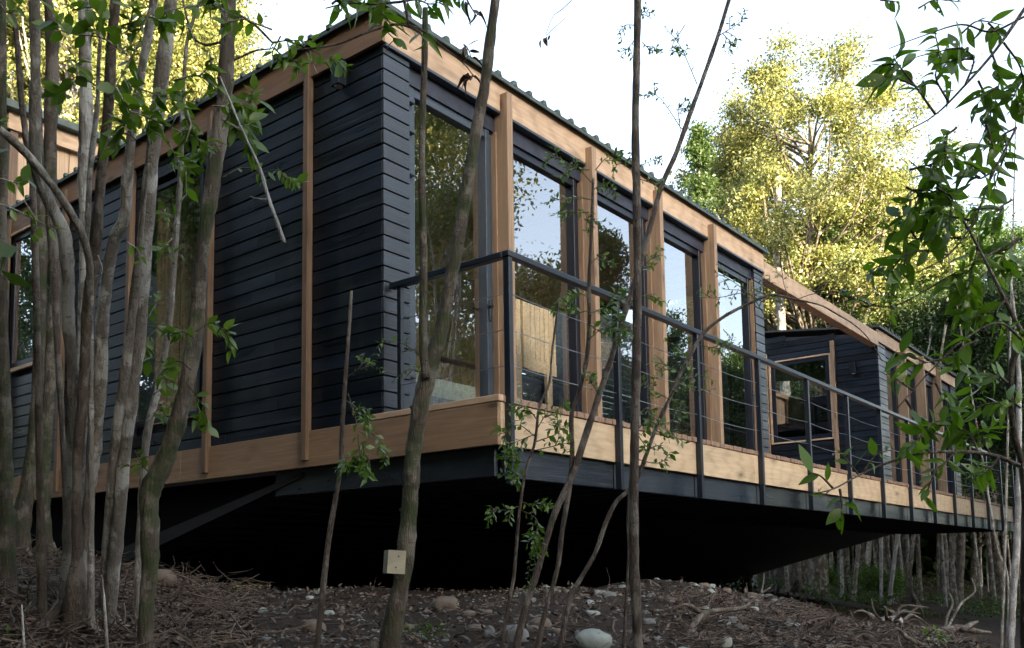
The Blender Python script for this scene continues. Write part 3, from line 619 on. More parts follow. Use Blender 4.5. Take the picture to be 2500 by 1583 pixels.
tree('gold_b', *at_px(2215, 31), 1.0, 5.0, 'evergreen_tree', 'half lit tree behind the large leaves right of the tallest crown', 'tree', 'sunlit trees behind the pavilions', bark_far, leaf_green)
tree('gold_b', *at_px(2350, 33), 1.0, 3.6, 'evergreen_tree', 'half lit tree behind the large leaves near the right edge', 'tree', 'sunlit trees behind the pavilions', bark_far, leaf_green)
# wood behind the deck: middle layer of green trees and pale poles
for i, (x, D, k, s_) in enumerate([(1850, 27, 'mid', .62), (1975, 31, 'mid', .7), (2090, 27, 'mid', .78), (2160, 30, 'mid', .85), (2240, 26, 'mid', .9), (2330, 31, 'mid', 1.0), (2420, 25, 'mid', .95), (2290, 38, 'tall', .7), (2400, 40, 'tall', .75), (2130, 41, 'mid', 1.0), (2030, 42, 'mid', .95), (1890, 41, 'mid', .9), (2480, 34, 'tall', .8)]):
    lb = ['green tree showing in the gap over the far pavilion, left side', 'green tree right behind the bare beam', 'green tree above the far pavilion roof', 'green tree above the flue of the far pavilion', 'green tree right of the far pavilion roof end', 'green tree rising behind the end of the railing', 'green tree behind the right hand leafy boughs', 'tall tree deep in the wood right of the far pavilion', 'tall tree deep in the wood near the right edge', 'deep green tree far behind the far pavilion', 'deep green tree far behind the foot of the tallest crown', 'deep green tree far behind the beam', 'tall tree hidden by the boughs at the right edge'][i]
    tree(k, *at_px(x, D), s_, i*1.7, 'understorey_tree', lb, 'tree', 'green trees beyond the far pavilion', bark_far, leaf_green if i % 2 else leaf_dark)
for i in range(84):
    x = rw.uniform(1800, 2440); D = 25+24*rw.random()**.8; k = rw.choice(['pole_a', 'bare', 'bare', 'bare', 'pole_c'])
    if x < 1990: D = max(D, 28)
    bk, wd_ = rw.choice([(bark_far, 'grey brown'), (bark_far, 'grey brown'), (bark_brown, 'dark brown'), (bark_brown, 'dark brown'), (bark_pale, 'pale grey'), (bark_white, 'whitish')])
    tree(k, *at_px(x, D), rw.uniform(.8, 1.1), rw.uniform(0, 6.2), 'slender_tree', 'slender %s pole like tree in the dark wood behind the deck' % wd_, 'tree', 'slender trees in the dark wood', bk, leaf_green if i % 3 else leaf_dark)
# wood on the other side of the clearing, seen mirrored in the glazing
MIR = 'trees mirrored in the glazing'
for i, (x, D, k, s_, lb) in enumerate([(1015, 22, 'pole_c', 1.1, 'tall tree mirrored at the left of the first glazed door'), (1078, 20, 'pole_a', .92, 'narrow tree mirrored in the middle of the first glazed door'), (1050, 17, 'bare', .9, 'bare stemmed tree mirrored in the first glazed door'), (1140, 26, 'pole_b', 1.2, 'narrow tree mirrored against the sky at the left of the second glazed door'), (1020, 24, 'mid', .75, 'low bushy tree mirrored in the first glazed door'), (1120, 28, 'dense', .8, 'low golden tree mirrored beside the first wooden post'), (1290, 26, 'dense', 1.08, 'bushy tree mirrored low in the second glazed door'), (1345, 30, 'fir', 1.12, 'pointed tree mirrored at the right of the second glazed door'),
        (1437, 23, 'fir', 1.0, 'pointed tree mirrored in the third glazed door'), (1490, 28, 'dense', .85, 'low tree mirrored at the right of the third glazed door'), (1575, 30, 'fir', .98, 'thin pointed tree mirrored in the fourth glazed door'), (1625, 32, 'dense', .95, 'low tree mirrored in the fourth glazed door'), (1700, 33, 'dense', 1.0, 'low tree mirrored in the fifth glazed door'), (1770, 35, 'fir', 1.0, 'narrow tree mirrored in the fifth glazed door')]):
    X_, Y_ = mirY(x, D); tree(k, X_, Y_, s_, i*2.1, 'clearing_tree', lb, 'tree', MIR, bark_pale, leaf_sun_tint if i in (0, 1, 3, 4, 5, 6, 9) else leaf_green)  # sun-tinted leaf stands in for sunlight on some mirrored trees
for i, (x_, y_, k, s_, lb) in enumerate([(-8.5, 3, 'tall', .8, 'first tree to the left of the side wall, seen in its window'), (-9, 8, 'tall', .9, 'second tree to the left of the side wall'), (-7.5, 12, 'dense', 1.3, 'dense tree facing the side window'), (-12, 5, 'dense', 1.5, 'wide dense tree further left of the side wall'), (-13, 11, 'tall', 1.0, 'tall tree further left behind the first ones'), (-9, 17, 'tall', .9, 'tall tree far along the side wall'), (-16, 1, 'tall', 1.0, 'tall tree left behind the camera'), (-11, -4, 'tall', .9, 'tree close behind the camera on the left'),
        (-10, -12, 'dense', 1.4, 'dense tree behind the camera'), (-6.5, -1.5, 'dense', 1.0, 'dense low tree nearest to the side wall'), (-6.2, 5.5, 'dense', 1.15, 'dense tree close to the side window'), (-6, 9.5, 'dense', 1.1, 'second dense tree close to the side window'), (-10, 0.5, 'dense', 1.6, 'broad dense tree behind the nearest ones'), (-9.5, 11, 'dense', 1.6, 'broad dense tree left of the side window'), (-5.5, 14, 'tall', .8, 'tall tree past the end of the side wall'), (-8, 24, 'tall', 1.0, 'distant tree left of the side wall'), (-8.5, -7.5, 'tall', .75, 'nearest tree behind the camera'), (-16, 16, 'dense', 1.6, 'wide distant tree left of the side wall')]):
    tree(k, x_, y_, s_, i*2.7, 'clearing_tree', lb, 'tree', 'unseen trees added around the camera for shade and reflections', bark_pale, leaf_green)  # out of view; the dense ones are added to darken the side wall
# far-off wood closing the view
rng = np.random.default_rng(5)
def far_band(a0, a1, n, d0, d1, h):
    a = np.radians(rng.uniform(a0, a1, n)); d = rng.uniform(d0, d1, n); x = CAM[0]+np.cos(a)*d; y = CAM[1]+np.sin(a)*d
    hh = h*(.75+.2*np.sin(a*23)+.15*np.sin(a*61+1)); z = ground(x, y)+hh*rng.random(n)**.8-.2; return np.column_stack([x, y, z])
P = np.concatenate([far_band(4, 74, 110000, 46, 60, 9.5), far_band(-62, 2, 40000, 42, 60, 6), far_band(76, 200, 30000, 36, 50, 10)])
V, Q = quad_cloud(P, rng.uniform(.35, .8, len(P)), rng, asp=.6); o = mk('far_wood', V, Q, leaf_dark); tag(o, 'far off dark wood closing the view between the trunks', 'wood', kind='stuff')
# understorey bushes
for i, (x, D, s_, lb) in enumerate([(1925, 30, .7, 'green bush right of the stoutest trunk under the deck'), (2060, 28, .85, 'green bush at the foot of the whitish pair of trunks')]):
    tree('bush', *at_px(x, D), s_, i*1.1, 'bush', lb, 'bush', 'green bushes in the dark wood', bark_thin, leaf_small)

# low undergrowth on the floor of the wood
n = 26000; rg_ = np.random.default_rng(15); D = rg_.uniform(20, 46, n); t_ = rg_.uniform(.18, .6, n); x_ = CAM[0]+D*(_frx+t_*_fry); y_ = CAM[1]+D*(_fry-t_*_frx)
k_ = (np.sin(x_*.9+1.3*np.sin(y_*.7))+np.sin(y_*1.3+x_*.4)) > .55; x_, y_ = x_[k_], y_[k_]
P = np.column_stack([x_, y_, ground(x_, y_)+rg_.random(len(x_))**1.6*.75*(.5+.5*np.sin(x_*2.1)*np.cos(y_*1.7))]); V, Q = quad_cloud(P, rg_.uniform(.06, .16, len(P)), rg_)
o = mk('undergrowth', V, Q, leaf_green); tag(o, 'patchy green undergrowth on the floor of the wood', 'undergrowth', kind='stuff')
# ------------------------------------------------------------ foreground stems
TREES = {}; WS = [.93]
def stem_pts(P, D0, D1, down=True, up=0.0):
    """P: picture polyline from top to bottom (x, y, width); D1 at the top, D0 at the foot."""
    P = [p if len(p) > 2 else (p[0], p[1], 10) for p in P]; out = []; rad = []
    al = np.cumsum([0]+[math.hypot(P[i+1][0]-P[i][0], P[i+1][1]-P[i][1]) for i in range(len(P)-1)])
    for (x, y, w_), l_ in zip(P, al):
        t = l_/max(1e-6, al[-1]); D = D1+(D0-D1)*t; out.append(A(x, y, D)); rad.append(w_*S/2*D/F*WS[0])
    out = np.array(out)
    if up > 0:
        d = out[0]-out[1]; d /= np.linalg.norm(d); out = np.vstack([out[0]+d*up, out[0]+d*up*.5, out]); rad = [rad[0]*.45, rad[0]*.75]+rad
    if down:
        d = out[-1]-out[-2]; d /= np.linalg.norm(d); d[2] = min(d[2], -.5); p = out[-1].copy(); n = 0
        while p[2] > ground(p[0], p[1])-.12 and n < 400: p = p+d*.02; n += 1
        if n > 3: out = np.vstack([out, p]); rad = rad+[rad[-1]*1.35]
        elif n: out[-1] = p
    return out, rad
def stem_mesh(name, P, rad, mat, parent, n=12, k=6, amp=.16, seed=1, knots=0, roots=0):
    rp = random.Random(seed); sp = spline(P, k); rr = np.interp(np.linspace(0, len(P)-1, len(sp)), range(len(P)), rad)
    L = np.cumsum(np.r_[0, np.linalg.norm(np.diff(sp, axis=0), axis=1)])
    rr = rr*(1+.05*np.sin(L*9+seed)+.045*np.sin(L*21+seed*2)+.03*np.sin(L*47+seed)); mb = MB(); mb.tube(sp, rr, n, rnd=rp, amp=amp)
    for i in range(knots):
        j = rp.randrange(2, len(sp)-2); a = rp.uniform(0, 6.28); d = np.array([math.cos(a), math.sin(a), .3]); d /= np.linalg.norm(d)
        mb.tube([sp[j]+d*rr[j]*.6, sp[j]+d*rr[j]*1.12, sp[j]+d*rr[j]*1.25], [rr[j]*.32, rr[j]*.22, rr[j]*.08], 6)
    if roots:
        b = sp[-1].copy(); b[2] = float(ground(b[0], b[1])); r0 = rr[-1]
        for i in range(roots):
            a = 6.28*i/roots+rp.uniform(-.4, .4); d = np.array([math.cos(a), math.sin(a), 0]); q = [b+np.array([0, 0, r0*1.6])+d*r0*.5]
            for k_ in range(1, 5):
                e = b+d*r0*(.8+.75*k_)+np.array([rp.uniform(-.2, .2), rp.uniform(-.2, .2), 0])*r0*k_*.4; e[2] = float(ground(e[0], e[1]))+r0*(.45-.18*k_); q.append(e)
            mb.tube(spline(q, 3), np.linspace(r0*.30, r0*.05, 13), 7)
    return mb.build(name, mat, parent, True), sp
def stem(key, name, label, cat, P, D0, D1, mat, group=None, up=1.5, down=True, seed=1, knots=4, n=12):
    pts, rad = stem_pts(P, D0, D1, down, up); b = pts[-1]
    t = thing(name, label, cat, tuple(b), group); stem_mesh('trunk', pts, rad, mat, t, n=n, seed=seed, knots=knots, roots=4 if n >= 12 else 0); TREES[key] = (t, mat); return t
def limb(key, P, D0, D1, n=8, name='branch', seed=2, mat=None):
    t, m = TREES[key]; pts, rad = stem_pts(P, D0, D1, False, 0); stem_mesh(name, pts, rad, mat or m, t, n=n, seed=seed, k=5, amp=.1); return pts
def foliage(key, sprays, mat, tpl, seed=1, name='foliage', twig=True):
    """sprays: (picture polyline, depth, leaf length in picture px, number)"""
    t, m = TREES[key]; rng = np.random.default_rng(seed); PP = []; DD = []; SS = []; UU = []; mb = MB()
    for (pl, D, lp, n) in sprays:
        Ds = D if isinstance(D, (tuple, list)) else (D, D); m_ = len(pl)
        pts = np.array([A(x, y, Ds[0]+(Ds[1]-Ds[0])*i/max(1, m_-1)) for i, (x, y) in enumerate(pl)]); ls = lp*S*Ds[0]/F
        if m_ > 1:
            sp = spline(pts, 5)
            if twig: tm = MB(); tm.tube(sp, np.linspace(ls*.035+.0012, .0012, len(sp)), 5); tm.build('twig', m, t, True)
        else: sp = pts
        for i in range(n):
            f_ = (i+.5)/n if m_ > 1 else 0; f_ = .12+.88*f_; j = f_*(len(sp)-1); a = int(min(j, len(sp)-2)) if len(sp) > 1 else 0
            p = sp[a]+(sp[a+1]-sp[a])*(j-a) if len(sp) > 1 else sp[0]
            tg = sp[min(a+1, len(sp)-1)]-sp[a]; tg = tg/(np.linalg.norm(tg)+1e-9) if np.linalg.norm(tg) > 0 else np.zeros(3)
            side = np.cross(tg, rng.normal(size=3)+_f*1.6); side /= np.linalg.norm(side)+1e-9
            d = tg*rng.uniform(.2, .9)+side*(1 if i % 2 else -1)*rng.uniform(.5, 1.1)+np.array([0, 0, -rng.uniform(-.1, .35)])+rng.normal(0, .22, 3)
            PP.append(p); DD.append(d); SS.append(ls*rng.uniform(.65, 1.15)); u = rng.normal(0, .6, 3)+np.array([0, 0, .9])-_f*rng.uniform(0, .9); UU.append(u)
    PP, DD, UU, SS = map(np.array, (PP, DD, UU, SS)); v_, f_ = tpl; curl = v_.copy(); curl[:, 2] = curl[:, 2]*2.3+.06*np.sin(curl[:, 0]*5); curl[:, 1] *= .8; flat_ = v_.copy(); flat_[:, 2] *= .3; flat_[:, 1] *= 1.12
    pick = rng.integers(0, 3, len(PP)); Vs = []; Qs = []; off = 0; SS = SS*rng.uniform(.7, 1.12, len(SS))
    for q_, tv in enumerate((v_, curl, flat_)):
        k_ = pick == q_
        if k_.any(): a_, b_ = place_leaves(PP[k_], DD[k_], UU[k_], SS[k_], (tv, f_)); Vs.append(a_); Qs.append(b_+off); off += len(a_)
    V, Q = np.concatenate(Vs), np.concatenate(Qs)
    return mk(name, V, Q, mat, t, True)
def subspray(pl, D, lp, n, rng, k=3, spread=60):
    """a twig with k side twigs"""
    out = [(pl, D, lp, n)]; pl = np.array(pl, float)
    for i in range(k):
        j = rng.uniform(.2, .95)*(len(pl)-1); a = int(min(j, len(pl)-2)); p = pl[a]+(pl[a+1]-pl[a])*(j-a)
        an = math.atan2(*(pl[a+1]-pl[a])[::-1])+rng.choice([-1, 1])*rng.uniform(.5, 1.1); L = spread*rng.uniform(.5, 1)
        out.append(([tuple(p), (p[0]+math.cos(an)*L*.5, p[1]+math.sin(an)*L*.5), (p[0]+math.cos(an)*L, p[1]+math.sin(an)*L+L*.12)], (D if isinstance(D, (int, float)) else D[0])*rng.uniform(.97, 1.03), lp, max(3, n*2//3)))
    return out
rs = random.Random(4)
G1 = 'trunks of the clump at the left'
D1_ = hit(180, 1478)[1]; D2_ = hit(268, 1482)[1]
WS[0] = .80
stem('a', 'tree', 'pale trunk bowing out to the left of the clump, leftmost of its stems', 'tree', [(84, 0, 24), (84, 130, 28), (82, 300, 31), (86, 400, 36), (118, 480, 38), (150, 550, 40), (160, 650, 36), (161, 760, 34), (173, 906, 34), (172, 1000, 32), (164, 1200, 34), (162, 1360, 44), (160, 1470, 58)], D1_+.05, 3.6, bark_pale, G1, seed=3, knots=7)
stem('b', 'tree', 'dark reddish trunk running straight up the middle of the clump', 'tree', [(272, 0, 28), (262, 100, 28), (255, 250, 29), (236, 430, 30), (222, 600, 32), (204, 754, 34), (196, 906, 27), (184, 1057, 28), (180, 1209, 28), (182, 1320, 36), (178, 1400, 60), (176, 1478, 74)], D1_-.04, 3.5, bark_brown, G1, seed=4, knots=6)
stem('c', 'tree', 'stout pale trunk leaning right, rightmost of the clump and full of knots', 'tree', [(402, 0, 36), (388, 120, 38), (366, 300, 40), (348, 480, 42), (335, 650, 42), (328, 790, 40), (312, 906, 38), (294, 1057, 38), (280, 1209, 38), (266, 1360, 36), (254, 1478, 42)], D2_, 3.6, bark_pale, G1, seed=5, knots=14)
stem('c2', 'tree', 'inner twin hugging the left side of the stout pale trunk', 'tree', [(330, 560, 14), (320, 650, 22), (305, 790, 28), (290, 906, 30), (270, 1057, 30), (258, 1209, 30), (248, 1360, 30), (244, 1475, 34)], D2_+.05, 3.75, bark_pale, G1, seed=55, knots=4, up=.3)
stem('d', 'tree', 'pale trunk with a sharp elbow halfway up, in the middle of the clump', 'tree', [(362, 0, 22), (345, 100, 24), (322, 230, 25), (308, 330, 28), (298, 440, 30), (292, 515, 32), (270, 560, 33), (254, 640, 36), (241, 754, 37), (235, 906, 36), (222, 1057, 40), (211, 1158, 32), (202, 1280, 34), (190, 1400, 46), (186, 1470, 50)], D1_+.06, 3.7, bark_pale, G1, seed=6, knots=6)
stem('e', 'tree', 'straight grey trunk behind the clump with a dark knot hole', 'tree', [(200, 0, 34), (200, 120, 36), (202, 300, 38), (198, 420, 38), (200, 560, 32), (196, 700, 26), (186, 860, 22), (180, 1000, 20), (176, 1200, 20), (172, 1400, 26)], D1_+.5, D1_+.5, bark_pale, G1, seed=7, knots=5)
stem('f', 'tree', 'rough brown trunk close behind the leftmost bowed stem', 'tree', [(112, 0, 26), (122, 60, 38), (122, 200, 36), (118, 330, 34), (122, 500, 36), (128, 640, 24), (134, 800, 18), (146, 1000, 16), (154, 1200, 16), (160, 1400, 20)], D1_+.6, D1_+.6, bark_brown, G1, seed=8, knots=3)
stem('g', 'leaning_pole', 'thin grey stem leaning across the clump from the left edge', 'tree', [(-60, 255, 20), (0, 305, 22), (55, 355, 24), (110, 420, 24), (150, 475, 25), (185, 535, 25), (205, 590, 22), (212, 650, 20), (208, 760, 20), (200, 900, 22), (190, 1100, 24)], D1_+.02, 3.2, bark_pale, G1, up=.5, seed=9, knots=2)
db = hit(112, 1318)[1]
stem('h', 'tree', 'dark double trunk standing further back at the left, before the side wall', 'tree', [(95, 480, 30), (98, 560, 34), (96, 700, 30), (88, 906, 34), (76, 1057, 34), (62, 1158, 46), (48, 1250, 56), (44, 1330, 64)], db, db, bark_moss, 'dark trunks at the back left', up=3.0, seed=10)
stem('h2', 'tree', 'right hand neighbour of the dark double trunk, fused to it low down', 'tree', [(128, 500, 24), (132, 620, 26), (124, 754, 30), (116, 906, 36), (106, 1057, 34), (102, 1158, 36), (105, 1260, 38), (108, 1330, 44)], db+.1, db+.1, bark_moss, 'dark trunks at the back left', up=3.0, seed=11)
stem('h3', 'tree', 'mossy trunk cut by the left edge of the view', 'tree', [(4, 420, 30), (4, 700, 34), (8, 900, 38), (12, 1100, 42), (16, 1340, 52)], 4.6, 4.6, bark_moss, 'dark trunks at the back left', up=2.5, seed=12)
WS[0] = .95
stem('i', 'tree', 'dark mossy trunk curving down between the clump and the side wall', 'tree', [(538, -10, 34), (534, 120, 36), (528, 230, 38), (512, 340, 38), (497, 450, 36), (480, 560, 34), (468, 680, 34), (460, 780, 36), (440, 900, 40), (412, 1010, 44), (384, 1090, 46), (352, 1160, 46), (352, 1240, 46), (352, 1340, 42), (344, 1440, 36), (342, 1530, 36)], 3.75, 3.9, bark_moss, None, seed=13, knots=5)
stem('j', 'sapling', 'thin pale stem rising between the clump and the mossy trunk', 'tree', [(468, 5, 8), (440, 100, 9), (430, 250, 10), (426, 380, 12), (420, 480, 14), (408, 640, 14), (400, 740, 16), (388, 830, 18), (370, 920, 18), (350, 1000, 18), (338, 1100, 20), (330, 1250, 20), (326, 1400, 22)], 4.4, 4.3, bark_pale, None, seed=14, knots=3, n=8)
stem('p1', 'dark_stem', 'dark thin stem leaning at the far top left', 'tree', [(20, 0, 12), (36, 60, 14), (45, 160, 15), (52, 250, 14), (62, 330, 16), (75, 420, 16), (80, 520, 16), (88, 800, 18), (95, 1200, 20)], 4.2, 4.0, bark_brown, None, seed=41, knots=1, n=8)
stem('j2', 'sapling', 'second thin stem close beside the straight grey trunk', 'tree', [(238, 60, 8), (232, 150, 10), (228, 260, 12), (214, 380, 14), (208, 480, 14), (206, 560, 14), (212, 640, 12), (214, 800, 12), (214, 1100, 14)], 3.9, 3.7, bark_pale, None, seed=15, knots=2, n=8)
stem('k', 'cut_sapling', 'cut off dead stem with a blunt top in front of the side wall', 'tree', [(826, 684, 7), (822, 760, 9), (813, 880, 10), (805, 1000, 11), (800, 1100, 12), (786, 1190, 13), (770, 1290, 14), (756, 1420, 14), (744, 1530, 15)], 3.9, 3.9, bark_thin, None, up=0, seed=16, knots=4, n=8)
dl = 3.75
stem('l', 'tree', 'thick moss grey trunk leaning right by the deck corner, a wooden block on it', 'tree', [(1166, -10, 23), (1152, 100, 25), (1140, 200, 27), (1118, 320, 29), (1096, 450, 30), (1078, 560, 31), (1056, 680, 33), (1034, 790, 37), (1006, 880, 42), (985, 980, 40), (972, 1060, 42), (966, 1150, 42), (958, 1260, 42), (948, 1350, 42), (930, 1440, 50), (915, 1530, 60)], dl, dl+.1, bark_moss, None, seed=17, knots=8)
limb('l', [(1000, 20, 15), (998, 160, 15), (993, 300, 17), (992, 450, 18), (996, 600, 18), (994, 740, 20), (996, 830, 22), (1002, 890, 24)], dl, dl, 10, 'second_stem', 18)
stem('m', 'tree', 'straight slim dark trunk in front of the third glazed door', 'tree', [(1500, -10, 17), (1497, 150, 18), (1494, 300, 19), (1497, 450, 20), (1499, 600, 20), (1498, 750, 22), (1496, 900, 22), (1492, 1050, 23), (1490, 1250, 24), (1494, 1380, 25), (1500, 1530, 27)], 3.75, 3.75, bark_thin, None, seed=19, knots=5)
stem('n', 'sapling', 'long thin stem leaning right across the straight slim trunk', 'tree', [(1716, -5, 9), (1690, 80, 10), (1655, 180, 11), (1622, 270, 11), (1590, 360, 12), (1555, 440, 13), (1530, 530, 14), (1500, 640, 14), (1468, 740, 14), (1432, 860, 15), (1402, 950, 16), (1372, 1040, 16), (1345, 1120, 17), (1308, 1200, 17), (1282, 1280, 16), (1262, 1350, 15), (1232, 1440, 17), (1212, 1530, 19)], 3.8, 4.0, bark_thin, None, seed=20, n=9)
stem('o', 'sapling', 'wavy thin stem rising before the second wooden post', 'tree', [(1395, 420, 7), (1392, 520, 9), (1388, 600, 9), (1385, 680, 10), (1386, 750, 10), (1380, 840, 11), (1362, 920, 12), (1344, 980, 12), (1346, 1060, 12), (1338, 1150, 13), (1322, 1250, 13), (1310, 1340, 12), (1282, 1440, 13), (1262, 1530, 15)], 3.85, 3.9, bark_thin, None, up=0, seed=21, n=8)
stem('p', 'sapling', 'thinnest leafy sapling just right of the steel corner post', 'tree', [(1318, 690, 3), (1310, 740, 5), (1298, 830, 6), (1292, 900, 6), (1268, 960, 7), (1258, 1040, 7), (1236, 1110, 8), (1222, 1200, 8), (1214, 1290, 9), (1208, 1360, 9), (1190, 1450, 9), (1180, 1530, 10)], 3.8, 3.8, bark_thin, None, up=0, seed=22, n=7)
stem('q', 'sapling', 'crooked stem sweeping right over the far end of the glazed front', 'tree', [(2075, 850, 2), (2045, 800, 3), (2010, 765, 3), (1973, 742, 4), (1929, 718, 4), (1876, 706, 5), (1832, 696, 6), (1802, 697, 7), (1743, 723, 8), (1695, 750, 8), (1650, 790, 9), (1600, 880, 9), (1578, 930, 10), (1545, 1000, 10), (1520, 1070, 10), (1490, 1140, 11), (1450, 1180, 11), (1425, 1230, 12), (1400, 1300, 12), (1372, 1350, 12), (1345, 1400, 13), (1328, 1460, 13), (1315, 1530, 14)], 4.0, 4.3, bark_thin, None, up=0, seed=23, n=8)
stem('s', 'shrub_stem', 'short thin stem beside the straight slim trunk low down', 'tree', [(1500, 640, 4), (1504, 860, 5), (1478, 1180, 6), (1478, 1300, 7), (1472, 1420, 8), (1466, 1530, 9)], 4.0, 4.0, bark_thin, None, up=0, seed=24, n=7)
stem('r', 'tree', 'brown stem at the right edge bearing the large leaved boughs', 'tree', [(2440, 700, 14), (2404, 790, 15), (2380, 860, 15), (2376, 940, 15), (2386, 1030, 16), (2404, 1100, 17), (2412, 1250, 18), (2408, 1400, 19), (2410, 1530, 22)], 3.0, 2.7, bark_thin, None, up=.8, seed=25, n=10)
stem('r2', 'tree', 'slim whitish trunk just inside the right edge under the deck end', 'tree', [(2372, 620, 3), (2388, 760, 8), (2396, 880, 11), (2396, 1000, 13), (2396, 1150, 15), (2390, 1300, 16), (2380, 1440, 17), (2376, 1530, 18)], 9, 9, bark_white, None, up=0, seed=26, n=10)
# block of wood nailed to the leaning trunk
dk = dl-.13; bp0 = A(932, 1322, dk); u_ = np.array(_r)
BK = thing('wooden_block', 'small pale wooden block with two nail holes fixed to the leaning trunk', 'block', tuple(bp0))
def obox(mb, c, ax, hx, hy, hz):
    v = [c+ax[0]*sx*hx+ax[1]*sy*hy+ax[2]*sz*hz for sz in (-1, 1) for sy in (-1, 1) for sx in (-1, 1)]
    return mb.add(v, [(0, 2, 3, 1), (4, 5, 7, 6), (0, 1, 5, 4), (2, 6, 7, 3), (0, 4, 6, 2), (1, 3, 7, 5)])
a1 = _r0*.88+np.array([_frx, _fry, 0])*.35; a1 = a1+np.array([0, 0, -.07]); a1 /= np.linalg.norm(a1); a3 = np.array([0.03, 0, 1.]); a2 = np.cross(a3, a1); a2 /= np.linalg.norm(a2); a3 = np.cross(a1, a2)
m = MB(); obox(m, bp0+a2*.03, (a1, a2, a3), .036, .035, .046); m.build('block', blockm, BK)
for zz in (-.022, .022): m = MB(); c = bp0-a2*.004+a3*zz+a1*(.006 if zz > 0 else -.002); m.cyl(c-a2*.0022, c+a2*.001, .0036, 10); m.build('nail', steel, BK)
# ------------------------------------------------------------ foliage on the foreground stems
R4 = random.Random(77)
sp = []
for pl, n, lp in [([(640, 70), (560, 40), (500, 15)], 7, 40), ([(290, 60), (350, 40), (420, 20), (520, 10)], 8, 42), ([(300, 130), (240, 90), (170, 80), (110, 60)], 9, 46), ([(330, 100), (290, 170), (262, 230)], 8, 46), ([(330, 210), (390, 230), (440, 240)], 8, 40),
                  ([(300, 260), (345, 275), (400, 300), (455, 320)], 9, 42), ([(250, 60), (230, 30), (200, 0)], 6, 46), ([(410, 190), (470, 180), (530, 230), (560, 260)], 9, 44), ([(500, 250), (560, 250), (610, 235)], 8, 44), ([(520, 280), (570, 310), (600, 350)], 8, 48),
                  ([(440, 260), (460, 320), (500, 350)], 7, 46), ([(320, 330), (290, 300), (270, 360)], 6, 46), ([(355, 20), (320, 80), (300, 40)], 7, 40), ([(395, 330), (420, 380), (450, 400)], 5, 36), ([(240, 210), (180, 180), (160, 230)], 5, 46)]:
    sp += subspray(pl, 3.3, lp*1.1, n+3, R4, 2, 65)
foliage('c', sp, leaf_mid, T_MID, 31)
sp = []
for pl, n, lp in [([(0, 10), (20, 30), (50, 10)], 6, 44), ([(0, 420), (40, 430), (70, 420)], 5, 44), ([(0, 480), (50, 500), (110, 530), (130, 545)], 6, 40), ([(55, 470), (85, 520), (80, 560)], 5, 34), ([(-10, 280), (15, 290)], 5, 26), ([(300, 570), (325, 590), (330, 620)], 5, 34), ([(230, 600), (240, 640), (200, 660)], 2, 26), ([(420, 100), (440, 60), (470, 130)], 4, 30)]:
    sp += subspray(pl, 3.2, lp, n, R4, 0)
foliage('g', sp, leaf_mid, T_MID, 32)
sp = []
for pl, n, lp in [([(395, 700), (350, 720), (325, 740)], 8, 34), ([(385, 760), (350, 790), (340, 800)], 8, 34), ([(400, 480), (380, 500), (430, 510)], 7, 30), ([(405, 560), (385, 590), (430, 600)], 7, 30), ([(420, 400), (400, 390), (430, 380)], 8, 24), ([(385, 830), (340, 850), (320, 840)], 5, 34), ([(345, 990), (380, 960), (430, 960)], 8, 34), ([(360, 930), (395, 900), (400, 870)], 7, 36)]:
    sp += subspray(pl, 4.1, lp, n, R4, 1, 40)
foliage('j', sp, leaf_mid, T_MID, 33)
sp = []
for pl, n, lp in [([(460, 780), (500, 760), (535, 790), (545, 830)], 9, 34), ([(462, 800), (430, 780), (400, 790)], 7, 30), ([(440, 900), (480, 960), (490, 1010)], 8, 36), ([(450, 870), (420, 850), (390, 870), (380, 900)], 6, 36), ([(520, 420), (570, 395), (620, 405), (655, 400), (690, 430)], 3, 30), ([(650, 395), (675, 420), (695, 440)], 8, 28), ([(350, 1110), (330, 1090), (318, 1060)], 3, 30)]:
    sp += subspray(pl, 3.7, lp*1.1, n+2, R4, 1, 36)
foliage('i', sp, leaf_mid, T_MID, 34)
limb('i', [(640, 100, 5), (600, 60, 7), (560, 35, 9), (535, 20, 11)], 3.9, 3.9, 6, seed=35); limb('i', [(640, 115, 3), (600, 120, 5), (565, 135, 6), (538, 145, 8)], 3.9, 3.9, 6, seed=36)
limb('i', [(430, 0, 5), (450, 80, 6), (480, 105, 6), (520, 100, 7)], 3.9, 3.9, 6, seed=37)
sp = []
for pl, n in [([(640, 100), (690, 95), (740, 100)], 10), ([(640, 112), (680, 140), (740, 150), (790, 140)], 14), ([(660, 85), (640, 130), (670, 150)], 8), ([(700, 105), (760, 130), (800, 150), (815, 165)], 12), ([(650, 130), (700, 150), (690, 170)], 8)]: sp.append((pl, 3.8, 38, n))
TREES['i'] = (TREES['i'][0], bark_thin); foliage('i', sp, leaf_mid, T_MID, 38, 'spray')
